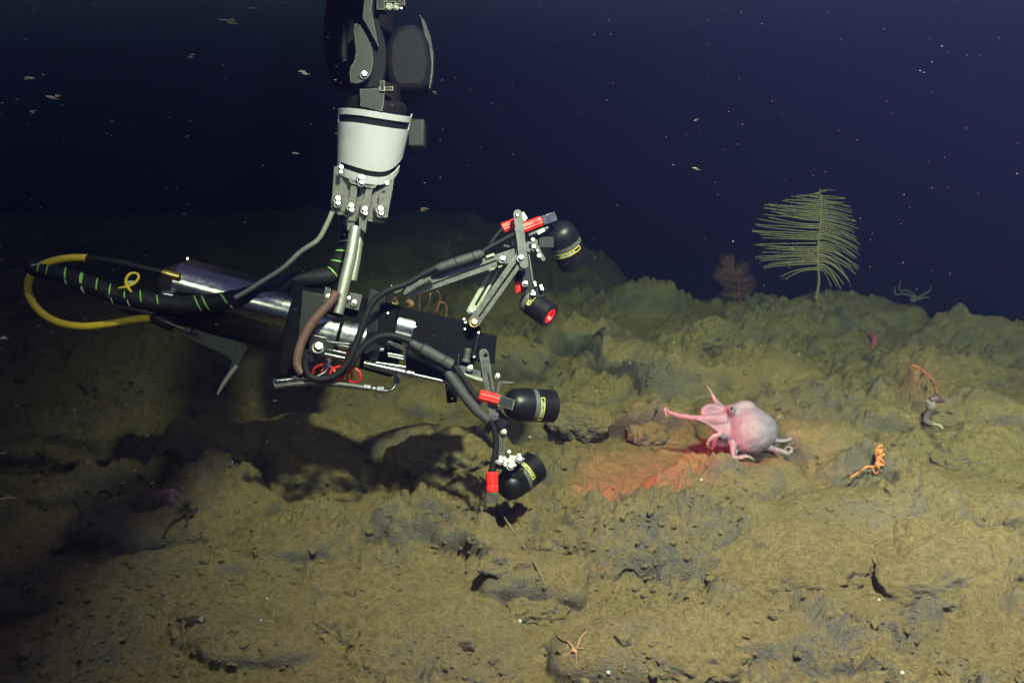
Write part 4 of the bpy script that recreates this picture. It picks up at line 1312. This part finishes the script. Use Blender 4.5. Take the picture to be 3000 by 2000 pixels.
def bottlebrush(name, label, spine, d, n, length, droop, mat, smat, seed, spread=1.0, rad_=.0022, srad=.008, off_axis=None):
    """a curved stem with fine side branches all round it"""
    pts = [P(x, y, d + z) for x, y, z in spine]
    root = thing(name, pts[0], label, 'coral')
    m = MB(); m.tube(pts, [srad * (1.0 - .5 * i / len(pts)) for i in range(len(pts))], 8)
    m.build('stem', smat, root)
    rnd = random.Random(seed)
    m = MB()
    L = len(pts) - 1
    for i in range(n):
        f = .12 + .88 * (i + rnd.random()) / n
        u = f * L; j = min(int(u), L - 1); w = u - j
        c = pts[j].lerp(pts[j + 1], w); t = (pts[j + 1] - pts[j]).normalized()
        a = rnd.uniform(0, 2 * math.pi)
        o = t.orthogonal().normalized(); q = t.cross(o)
        dr = (o * math.cos(a) + q * math.sin(a) + t * .45 * spread).normalized()
        ln = length * (1 - .35 * abs(f - .45)) * rnd.uniform(.75, 1.1)
        pp = [c + dr * ln * s / 4 - Vector((0, 0, 1)) * droop * ln * (s / 4) ** 2 for s in range(5)]
        m.tube(pp, [rad_, rad_, rad_ * .9, rad_ * .7, rad_ * .4], 4, smooth=0)
    m.build('branches', mat, root)
    return root


g, d = ground(2165, 880)
bottlebrush('fuzzy_coral', 'round dusky pink fuzzy coral left of the tall feather coral', [(2172, 892, 0), (2166, 860, -.02), (2163, 825, -.02), (2150, 795, -.0), (2125, 785, .03)], d - .05, 520, .145, .05, PINKC, ORANGEC, 3, rad_=.0010, srad=.005)
g, d = ground(2745, 1150)
bottlebrush('drooping_coral', 'orange arched coral with thin drooping branches above a pale stalk', [(2745, 1150, 0), (2735, 1120, -.02), (2718, 1098, -.04), (2697, 1080, -.05), (2678, 1070, -.05), (2665, 1074, -.05)], d - .06, 95, .125, .55, ORANGEP, ORANGEC, 8, spread=.3, rad_=.0010, srad=.006)


def hook_coral():
    g, d = ground(1240, 935)
    d = min(d, 3.6)
    root = thing('hooked_coral', P(1250, 930, d), 'cluster of thin orange hooked stalks behind the black front panel', 'coral')
    for pts in [[(660, 120), (668, 200), (662, 290), (655, 380)], [(812, 140), (795, 230), (770, 310), (735, 390)], [(905, 100), (935, 170), (925, 260), (880, 390), (850, 430)], [(935, 245), (990, 260), (1020, 320), (1015, 440)]]:
        m = MB(); m.tube([P(*Z4(x, y), d + .03 * i) for i, (x, y) in enumerate(pts)], [.004, .0045, .005, .005, .005][:len(pts)], 8, smooth=5, wob=.4)
        m.build('stalk', ORANGEP, root)
    m = MB(); m.tube([P(*Z4(500, 250), d), P(*Z4(540, 245), d - .01), P(*Z4(565, 275), d - .01), P(*Z4(530, 310), d)], [.008, .012, .012, .008], 10)
    m.build('bulb', ORANGEP, root)


hook_coral()


def draped(pts, lift):
    """points laid on the terrain, from pixels"""
    out = []
    for i, p in enumerate(pts):
        q, _ = ground(p[0], p[1])
        out.append(q + Vector((0, 0, lift + (p[2] if len(p) > 2 else 0))))
    return out


def brittle_star():
    Z = zc(1600, 1820, .0893)
    c, _ = ground(*Z(930, 935))
    root = thing('brittle_star', c, 'small salmon brittle star with five thin arms lying on bare sediment near the bottom edge', 'brittle star')
    m = MB(); m.lathe(c + Vector((0, 0, -.002)), c + Vector((0, 0, 1)), [(0, .006), (.003, .0085), (.006, .007), (.0075, .003), (.0078, .0002)], 15); m.build('disc', STAR, root)
    for arm_ in [[(930, 935), (850, 870), (760, 740), (680, 690), (560, 660), (430, 560), (370, 440), (310, 340)],
                 [(930, 935), (1010, 860), (1070, 740), (1110, 600), (1180, 510), (1270, 430), (1320, 300), (1420, 160)],
                 [(930, 935), (1020, 915), (1160, 925), (1300, 940)],
                 [(930, 935), (965, 1000), (980, 1150), (995, 1340)],
                 [(930, 935), (840, 1000), (720, 1110), (600, 1220), (480, 1290), (350, 1310)]]:
        pts = draped([Z(*p) for p in arm_], .004)
        n = len(pts)
        m = MB(); m.tube(pts, [.0025 * (1.05 - .75 * i / (n - 1)) for i in range(n)], 7, smooth=4); m.build('arm', STAR, root)


brittle_star()


def tangled_star():
    TANGLE = plain('orange_star_skin', (.50, .17, .075), .7, .0, .2)
    Z = zc(2450, 1270, .1063)
    g, d = ground(2560, 1375)
    d -= .03
    root = thing('basket_star', g, 'orange tangle of thin crossed arms trailing one long arm, right of the octopus', 'brittle star')

    def Q(x, y, dz=0): return P(*Z(x, y), d + dz)
    for pts, r in [([(1300, 860), (1150, 860), (1010, 910), (850, 905), (740, 980), (600, 1070), (480, 1150), (380, 1200)], .0046),
                   ([(1110, 860), (1130, 700), (1150, 640), (1300, 580), (1310, 550), (1260, 490)], .0044),
                   ([(1170, 800), (1280, 830), (1310, 800), (1240, 720), (1170, 660), (1100, 620), (1090, 520), (1150, 460)], .0044),
                   ([(1080, 800), (1100, 870), (1170, 930), (1150, 1040), (1100, 1090), (1040, 1060), (1010, 960)], .0036),
                   ([(1130, 400), (1190, 350), (1255, 325)], .0055), ([(1150, 460), (1220, 420), (1250, 380), (1255, 325)], .005),
                   ([(1190, 480), (1150, 560), (1240, 640), (1160, 700), (1250, 760)], .0048), ([(1240, 440), (1200, 540), (1120, 590), (1230, 690), (1300, 790)], .0046), ([(1105, 480), (1210, 520), (1170, 610), (1120, 700), (1200, 800)], .0046), ([(1130, 405), (1110, 480), (1180, 500)], .0046)]:
        n = len(pts)
        m = MB(); m.tube([Q(x, y, -.008 * ((i * 7 + int(r * 1e4)) % 3)) for i, (x, y) in enumerate(pts)], [r * (1.05 - .35 * i / (n - 1)) for i in range(n)], 8, smooth=5)
        m.build('arm', TANGLE, root)


tangled_star()


def ridge_star():
    Z = zc(2050, 520, .3401)
    g, d = ground(2660, 900)
    root = thing('basket_star', P(2668, 880, d), 'small pale star with raised curling arms on the ridge, right of the tall coral', 'brittle star')
    for pts in [[(1830, 1030), (1810, 990), (1770, 970), (1735, 980), (1718, 960), (1720, 920), (1735, 895)], [(1870, 1040), (1920, 1010), (1960, 990), (1990, 960), (1985, 935)], [(1800, 1010), (1740, 1000), (1690, 1010), (1680, 960), (1682, 940)], [(1880, 1050), (1930, 1035), (1975, 1030)], [(1850, 1040), (1845, 1000), (1815, 985)]]:
        n = len(pts)
        m = MB(); m.tube([P(*Z(x, y), d - .02 * i) for i, (x, y) in enumerate(pts)], [.008 * (1 - .6 * i / n) for i in range(n)], 8, smooth=4); m.build('arm', STARP, root)
    m = MB(); c = P(*Z(1840, 1030), d); m.tube([c - UP * .03, c, c + UP * .02], [.02, .028, .012], 12); m.build('disc', STARP, root)


ridge_star()


def small_life():
    # sea cucumber on the slope
    p = draped([(2546, 975), (2552, 985), (2560, 998), (2561, 1012), (2556, 1022)], .012)
    m = MB(); m.tube(p, [.012, .020, .022, .019, .010], 14, smooth=5, wob=.3)
    o = m.build('sea_cucumber', plain('purple_pink_skin', (.34, .10, .16), .6, .0, .3))
    tag(o, 'plump purple pink sea cucumber lying on the slope below the tall coral', 'sea cucumber')
    # pale stalked animal with purple crown
    Z = zc(2650, 1080, .1914)
    g, d = ground(2728, 1240)
    root = thing('stalked_sponge', g, 'milky curved stalk with a purple top, below the orange drooping coral', 'sponge')
    m = MB(); m.tube([P(*Z(x, y), d - dz) for x, y, dz in [(395, 490, .09), (410, 560, .08), (380, 640, .06), (330, 740, .035), (335, 800, .02), (420, 850, .0)]], [.016, .020, .014, .011, .013, .008], 14, smooth=5)
    m.build('stalk', plain('milky_tissue', (.22, .18, .22), .5, .0, .4, var=.15), root)
    m = MB(); m.tube([P(*Z(390, 475), d - .09), P(*Z(480, 460), d - .09), P(*Z(600, 500), d - .08)], [.012, .016, .006], 12)
    m.build('crown', plain('purple_tissue', (.10, .04, .09), .6), root)
    m = MB(); m.tube(draped([Z(430, 850), Z(540, 880), Z(585, 960), Z(580, 1060), Z(590, 1200)], .003), [.006, .006, .005, .005, .004], 8, smooth=4)
    m.build('root_thread', plain('silty_thread', (.28, .26, .22), .8), root)
    # yellow tuft beside the lowest lamp
    g, d = ground(1409, 1410)
    root = thing('tuft_anemone', g, 'small straw coloured tuft of tentacles left of the lowest lamp', 'anemone')
    STRAW = plain('straw_tissue', (.55, .46, .20), .6)
    m = MB(); b = g + Vector((0, 0, .0)); tp = P(1410, 1408, d - .02)
    m.tube([b, b.lerp(tp, .6), tp], [.006, .006, .005], 10); m.build('column', STRAW, root)
    m = MB()
    for i in range(13):
        a = 2.2 + i * .17 + .1 * math.sin(i * 5)
        m.tube([tp, tp + (RIGHT * math.cos(a) - UP * math.sin(a) * .8) * .02 - FWD * .008 * math.sin(i * 2), tp + (RIGHT * math.cos(a) - UP * math.sin(a)) * (.034 + .008 * math.sin(i * 3)) - UP * .006 - FWD * .012 * math.sin(i * 2)], [.0016, .0016, .0008], 6, smooth=3)
    m.build('tentacles', STRAW, root)
    # purple fan and dark feathery weed on the left
    Z = zc(400, 1400, .17)
    g, d = ground(*Z(620, 350))
    root = thing('fan_anemone', g, 'dim purple fan of fine tentacles on the dark seabed at left', 'anemone')
    PF = plain('purple_fan', (.24, .11, .15), .7)
    m = MB(); tp = g + UP * .03
    for i in range(36):
        a = 3.5 + i * .058; ln = .055 + .02 * math.sin(i * 2.1) + .03 * max(0, 1 - i / 16)
        e = tp + (RIGHT * math.cos(a) + UP * math.sin(a) * .75) * ln - FWD * .03 * math.sin(i * 1.7)
        m.tube([tp, tp.lerp(e, .5) + UP * .006, e], [.0016, .0014, .0008], 5, smooth=2)
    m.build('tentacles', PF, root)
    m = MB(); m.tube([g - UP * .01, tp], [.010, .007], 10); m.build('column', PF, root)
    g, d = ground(*Z(880, 520))
    root = thing('feather_star', g, 'dark brown feathery star clinging to a rock beside the dim purple fan', 'feather star')
    FD = plain('dark_feather', (.035, .022, .022), .8)
    m = MB(); rnd = random.Random(9)
    for i in range(26):
        a = rnd.uniform(0, 6.28); ln = rnd.uniform(.03, .06)
        e = g + (RIGHT * math.cos(a) * .6 + UP * math.sin(a)) * ln - FWD * rnd.uniform(.0, .04)
        m.tube([g, g.lerp(e, .5) - FWD * .01, e], [.003, .0026, .001], 6, smooth=2)
    m.build('plumes', FD, root)
    for pts in [[(880, 640), (740, 740), (600, 840), (520, 960), (470, 1060), (510, 1085)], [(880, 680), (880, 800), (860, 900)], [(900, 680), (960, 700), (1040, 580)]]:
        m = MB(); m.tube(draped([Z(*p) for p in pts], .012), [.006 * (1 - .1 * i) for i in range(len(pts))], 7, smooth=4, wob=.4); m.build('arm', FD, root)
    # faint thin corals in the far dark
    for (x, y, hgt, lab) in [(1305, 700, 60, 'faint thin branching coral in the dark behind the upper lamp bracket'), (548, 610, 45, 'faint thin branching coral in the dark above the silver case')]:
        g, d = ground(x, y + hgt)
        g = P(x, y + hgt, min(d, 7.0)); dd = min(d, 7.0)
        root = thing('twig_coral', g, lab, 'coral')
        m = MB()
        for i in range(7):
            a = 1.57 + (i - 3) * .32
            e = P(x + hgt * .9 * math.cos(a), y + hgt - hgt * 1.1 * math.sin(a), dd + .05 * math.sin(i * 2))
            m.tube([g, g.lerp(e, .5) + UP * .02, e], [.006, .005, .002], 5, smooth=3)
        m.build('branches', STARP, root)


small_life()

# ------------------------------------------------------------------ loose stones half sunk in the sediment
ROCK = seabed_material('sediment_on_stone')


def stone(px, py, w, asp, tall, label, seed, sink=.36, yaw=0.0):
    g, d = ground(px, py)
    r = w * d / F
    bm = bmesh.new()
    bmesh.ops.create_icosphere(bm, subdivisions=6 if w > 70 else 5, radius=1.0)
    rnd = random.Random(seed)
    o1 = Vector((rnd.uniform(-50, 50), rnd.uniform(-50, 50), rnd.uniform(-50, 50)))
    cy, sy = math.cos(yaw), math.sin(yaw)
    bare = []
    for v in bm.verts:
        p = v.co.copy()
        q = p + o1
        x, y, z = p.x * r, p.y * r * asp, p.z * r * tall
        # lumpy in every direction alike, whatever the stone's flatness
        w = Vector((x, y, z)) / r + o1
        amp = min(1.0, .45 + tall * .55)
        n_ = .20 * mnoise.noise(w * 1.5) + .13 * mnoise.noise(w * 3.3) + .075 * mnoise.noise(w * 7.5)
        f2 = (.011 * mnoise.fractal(Vector((x, y, z)) * 38 + o1, .7, 2.0, 3) + .016 * mnoise.noise(Vector((x, y, z)) * 15 + o1)) / r
        nv = Vector((p.x, p.y / asp, p.z / tall)).normalized()
        x += nv.x * r * (n_ * amp + f2); y += nv.y * r * (n_ * amp + f2); z += nv.z * r * (n_ * amp * .6 + f2)
        # the foot is narrower than the shoulder
        if p.z < .05:
            s_ = 1 - (.20 if tall > .48 else .03) * min(1, (.05 - p.z) * 1.4); x *= s_; y *= s_
        v.co = Vector((x * cy - y * sy, x * sy + y * cy, z - (sink + (.12 if tall < .48 else 0)) * r * tall + r * tall * .30))
        bare.append(-.12 + .5 * mnoise.noise(q * 2.2))
    me = bpy.data.meshes.new('rock')
    bm.to_mesh(me); bm.free()
    a = me.attributes.new('bare', 'FLOAT', 'POINT'); a.data.foreach_set('value', np.array(bare, np.float32))
    me.shade_smooth(); me.materials.append(ROCK)
    o = bpy.data.objects.new('rock', me); C.objects.link(o)
    o.location = g
    return tag(o, label, 'rock', 'lava rocks half sunk in the sediment')


for i, a in enumerate([
    (2330, 1640, 300, .62, .34, 'broad ochre lava lobe with a dark undercut edge in the right foreground', .3),
    (2770, 1640, 250, .75, .46, 'large mottled lava lobe by the lower right edge of the picture', .5),
    (2010, 1880, 230, .7, .34, 'low mottled lava lobe at the bottom, right of the small brittle star', .1),
    (2900, 1330, 190, .75, .5, 'humped lava lobe at the right edge, level with the orange tangle', .2),
    (1570, 1790, 100, .62, .55, 'rough dark rock with one white speck, left of the small brittle star', 0.2),
    (1000, 1845, 105, .70, .55, 'rounded rock capped with ochre sediment near the bottom left of centre', -.3),
    (1475, 1655, 68, .5, .5, 'small dark edged rock just above the rough white specked one', .1),
    (1615, 1600, 62, .8, .6, 'squat rock on bare sediment between the lowest lamp and the small brittle star', .4),
    (1895, 1272, 62, .75, .8, 'blunt rock left of the octopus, under its stretched arm', .0),
    (1690, 1240, 95, .6, .6, 'broad low rock just behind the level lamp', -.2),
    (1300, 1335, 150, .6, .5, 'wide flat ledge of rock left of the lowest lamp', .1),
    (2640, 1690, 75, .8, .6, 'dark mottled rock set into the big mound at lower right', .5),
    (1640, 1365, 22, .9, .7, 'fist sized dark stone alone on sediment right of the lowest lamp', .1),
    (2080, 1000, 80, .8, .9, 'rounded pillow rock on the slope below the fuzzy pink coral', .1),
]):
    px, py, w, asp, tall, lab, yaw = a
    stone(px, py, w, asp, tall, lab, 100 + i * 7, yaw=yaw)


def flat_bits():
    DK = plain('dark_brown_shell', (.045, .026, .022), .5)
    for px, py, w, lab in [(1365, 1897, 26, 'flat dark brown shell scrap lying on pale sediment at bottom centre'), (572, 1820, 24, 'flat dark scrap lying on dim sediment at lower left')]:
        g, d = ground(px, py)
        r = w * d / F
        m = MB(); n = 16
        top = [g + Vector((r * math.cos(2 * math.pi * i / n) * (1 + .25 * math.sin(i * 2.3)), r * .62 * math.sin(2 * math.pi * i / n) * (1 + .2 * math.cos(i * 1.7)), .006 + .006 * math.sin(i * 1.1))) for i in range(n)]
        mid = [g + (p - g) * .55 + Vector((0, 0, .008)) for p in top]
        bot = [p - Vector((0, 0, .010)) for p in top]
        m.ring_stack([bot, top, mid])
        tag(m.build('shell_scrap', DK), lab, 'shell')
    PEB = plain('white_shell', (.32, .32, .34), .4, .0, .5, var=.08)
    rnd = random.Random(2)
    spots = [(1523, 1819, 7), (1782, 1969, 7), (2643, 1971, 8), (2575, 1757, 5), (680, 1354, 4), (694, 1358, 4), (1394, 1331, 6), (1424, 1319, 4), (1660, 1185, 5), (1552, 1280, 5), (1834, 1268, 3.5), (992, 1502, 4), (764, 1816, 4), (783, 1753, 4), (2230, 1014, 4), (2056, 1020, 4), (1845, 1064, 4), (2282, 1223, 4), (2055, 1405, 5), (1747, 1144, 3.5), (1973, 1004, 4), (2341, 1038, 3.5), (2658, 1222, 4), (1730, 1256, 4)]
    proto = None
    for i, (px, py, w) in enumerate(spots):
        g, d = ground(px, py)
        r = w * d / F
        if proto is None:
            m = MB(); m.lathe(g - Vector((0, 0, r * .5)), g + Vector((0, 0, 1)), [(0, r * .5), (r * .3, r * .92), (r * .8, r), (r * 1.25, r * .7), (r * 1.5, r * .02)], 12)
            q = thing('tmp', g, 'x', 'x')
            proto = m.build('white_pebble', PEB, q); proto.parent = None; proto.location = g; r0 = r
            C.objects.unlink(q); bpy.data.objects.remove(q)
            o = proto
        else:
            o = proto.copy(); C.objects.link(o); o.location = g; o.scale = (r / r0,) * 3; o.rotation_euler = (rnd.uniform(-.4, .4), rnd.uniform(-.4, .4), 0)
        tag(o, 'tiny white snail shell resting on the seabed', 'shell', 'tiny white shells scattered on the seabed')
    # a dead sea whip lying below the lowest lamp
    m = MB(); m.tube(draped([(1455, 1480), (1490, 1540), (1530, 1600), (1575, 1670), (1600, 1730)], .006), [.003, .003, .0035, .003, .002], 7, smooth=5, wob=.3)
    tag(m.build('sea_whip', plain('brown_whip', (.17, .12, .09), .8)), 'thin brown sea whip trailing over the sediment below the lowest lamp', 'sea whip')


flat_bits()

def rubble():
    """grit and small crumbs of lava lying loose on the sediment"""
    rnd = random.Random(31)
    n = 9000
    px = np.array([rnd.uniform(-200, 3200) for _ in range(n)]); py = np.array([1000 + 1100 * rnd.random() ** .8 for _ in range(n)])
    m = MB()
    ico = [Vector(v).normalized() for v in [(0, 0, 1), (.89, 0, .45), (.28, .85, .45), (-.72, .53, .45), (-.72, -.53, .45), (.28, -.85, .45), (.72, .53, -.45), (-.28, .85, -.45), (-.89, 0, -.45), (-.28, -.85, -.45), (.72, -.53, -.45), (0, 0, -1)]]
    fc = [(0, 1, 2), (0, 2, 3), (0, 3, 4), (0, 4, 5), (0, 5, 1), (1, 6, 2), (2, 7, 3), (3, 8, 4), (4, 9, 5), (5, 10, 1), (6, 7, 2), (7, 8, 3), (8, 9, 4), (9, 10, 5), (10, 6, 1), (6, 11, 7), (7, 11, 8), (8, 11, 9), (9, 11, 10), (10, 11, 6)]
    for i in range(n):
        g, dd = ground(px[i], py[i])
        if mnoise.noise(g * 2.2) < rnd.uniform(-.5, .5): continue
        r = .0028 * math.exp(rnd.gauss(0, .55)) * (1 + .25 * dd)
        sx, sy, sz = rnd.uniform(.7, 1.4), rnd.uniform(.7, 1.3), rnd.uniform(.5, .9)
        a = rnd.uniform(0, 6.28); ca, sa = math.cos(a), math.sin(a)
        c = g + Vector((0, 0, r * .2))
        vs = []
        for v in ico:
            k = rnd.uniform(.75, 1.15) * r
            q = Vector((v.x * sx, v.y * sy, v.z * sz)) * k
            vs.append(c + Vector((q.x * ca - q.y * sa, q.x * sa + q.y * ca, q.z)))
        m.add(vs, fc)
    o = m.build('rubble', ROCK, sharp=30)
    a = o.data.attributes.new('bare', 'FLOAT', 'POINT')
    o['kind'] = 'stuff'; o['label'] = 'loose grit and crumbs of lava strewn over the sediment'; o['category'] = 'rubble'


rubble()

# ------------------------------------------------------------------ flakes drifting in the water
def marine_snow():
    rnd = random.Random(6)
    m = MB()

    def flake(px, py, d, ln, th, ang):
        c = P(px, py, d)
        u = (RIGHT * math.cos(ang) - UP * math.sin(ang)); v = (RIGHT * math.sin(ang) + UP * math.cos(ang))
        L = ln * d / F / 2; H = th * d / F / 2
        a0 = rnd.uniform(0, 1)
        ring = [(math.cos(2 * math.pi * i / 7 + a0) * rnd.uniform(.5, 1.2), math.sin(2 * math.pi * i / 7 + a0) * rnd.uniform(.45, 1.2)) for i in range(7)]
        vs = [c + u * L * x + v * H * y for x, y in ring] + [c + VIEWN * H * .8, c - VIEWN * H * .8]
        fs = [(i, (i + 1) % 7, 7) for i in range(7)] + [((i + 1) % 7, i, 8) for i in range(7)]
        m.add(vs, fs)
    big = [(665, 66, 60, 20), (562, 165, 26, 13), (892, 213, 42, 17), (158, 284, 50, 13), (98, 328, 20, 9), (88, 230, 46, 8), (1278, 271, 26, 9), (22, 1455, 56, 16), (14, 1326, 44, 8), (10, 988, 44, 8), (1246, 613, 40, 10), (2040, 495, 28, 10), (735, 22, 40, 6), (2040, 352, 16, 7), (866, 450, 36, 6), (545, 400, 18, 5)]
    for px, py, l, t in big:
        dd = rnd.uniform(1.0, 1.4); an = .12 if py < 1200 else -.14
        for q in range(4):      # a ragged clump of slivers
            flake(px + rnd.uniform(-.3, .3) * l, py + rnd.uniform(-.42, .42) * t, dd + rnd.uniform(0, .01), l * rnd.uniform(.35, .75), t * rnd.uniform(.22, .5), an + rnd.gauss(0, .07))
    for i in range(240):
        px = 3000 * rnd.random() ** 1.35; py = 1150 * rnd.random() ** 1.1
        d = rnd.uniform(1.1, 2.0)
        s = rnd.uniform(1.3, 3.2) * (1.5 if rnd.random() < .12 else 1)
        el = rnd.uniform(1.5, 4.5) if px < 1300 else rnd.uniform(1.0, 2.2)
        flake(px, py, d, s * el, s * rnd.uniform(.45, .8), rnd.gauss(.10, .06))
    for i in range(120):
        px = 1250 + 1750 * rnd.random(); py = 950 * rnd.random()
        s = rnd.uniform(1.2, 2.4)
        flake(px, py, rnd.uniform(1.8, 3.2), s * rnd.uniform(1, 1.6), s, rnd.uniform(0, .4))
    for i in range(60):
        px = 1100 * rnd.random(); py = 1150 + 700 * rnd.random()
        s = rnd.uniform(2, 4)
        flake(px, py, rnd.uniform(.9, 1.6), s * rnd.uniform(2, 4.5), s, rnd.gauss(-.18, .06))
    o = m.build('marine_snow', plain('drifting_flake', (.17, .135, .11), .9, .0, .1, var=.6, vscale=8), sharp=10)
    o['kind'] = 'stuff'; o['label'] = 'pale flakes of marine snow drifting through the dark water'; o['category'] = 'marine snow'


marine_snow()
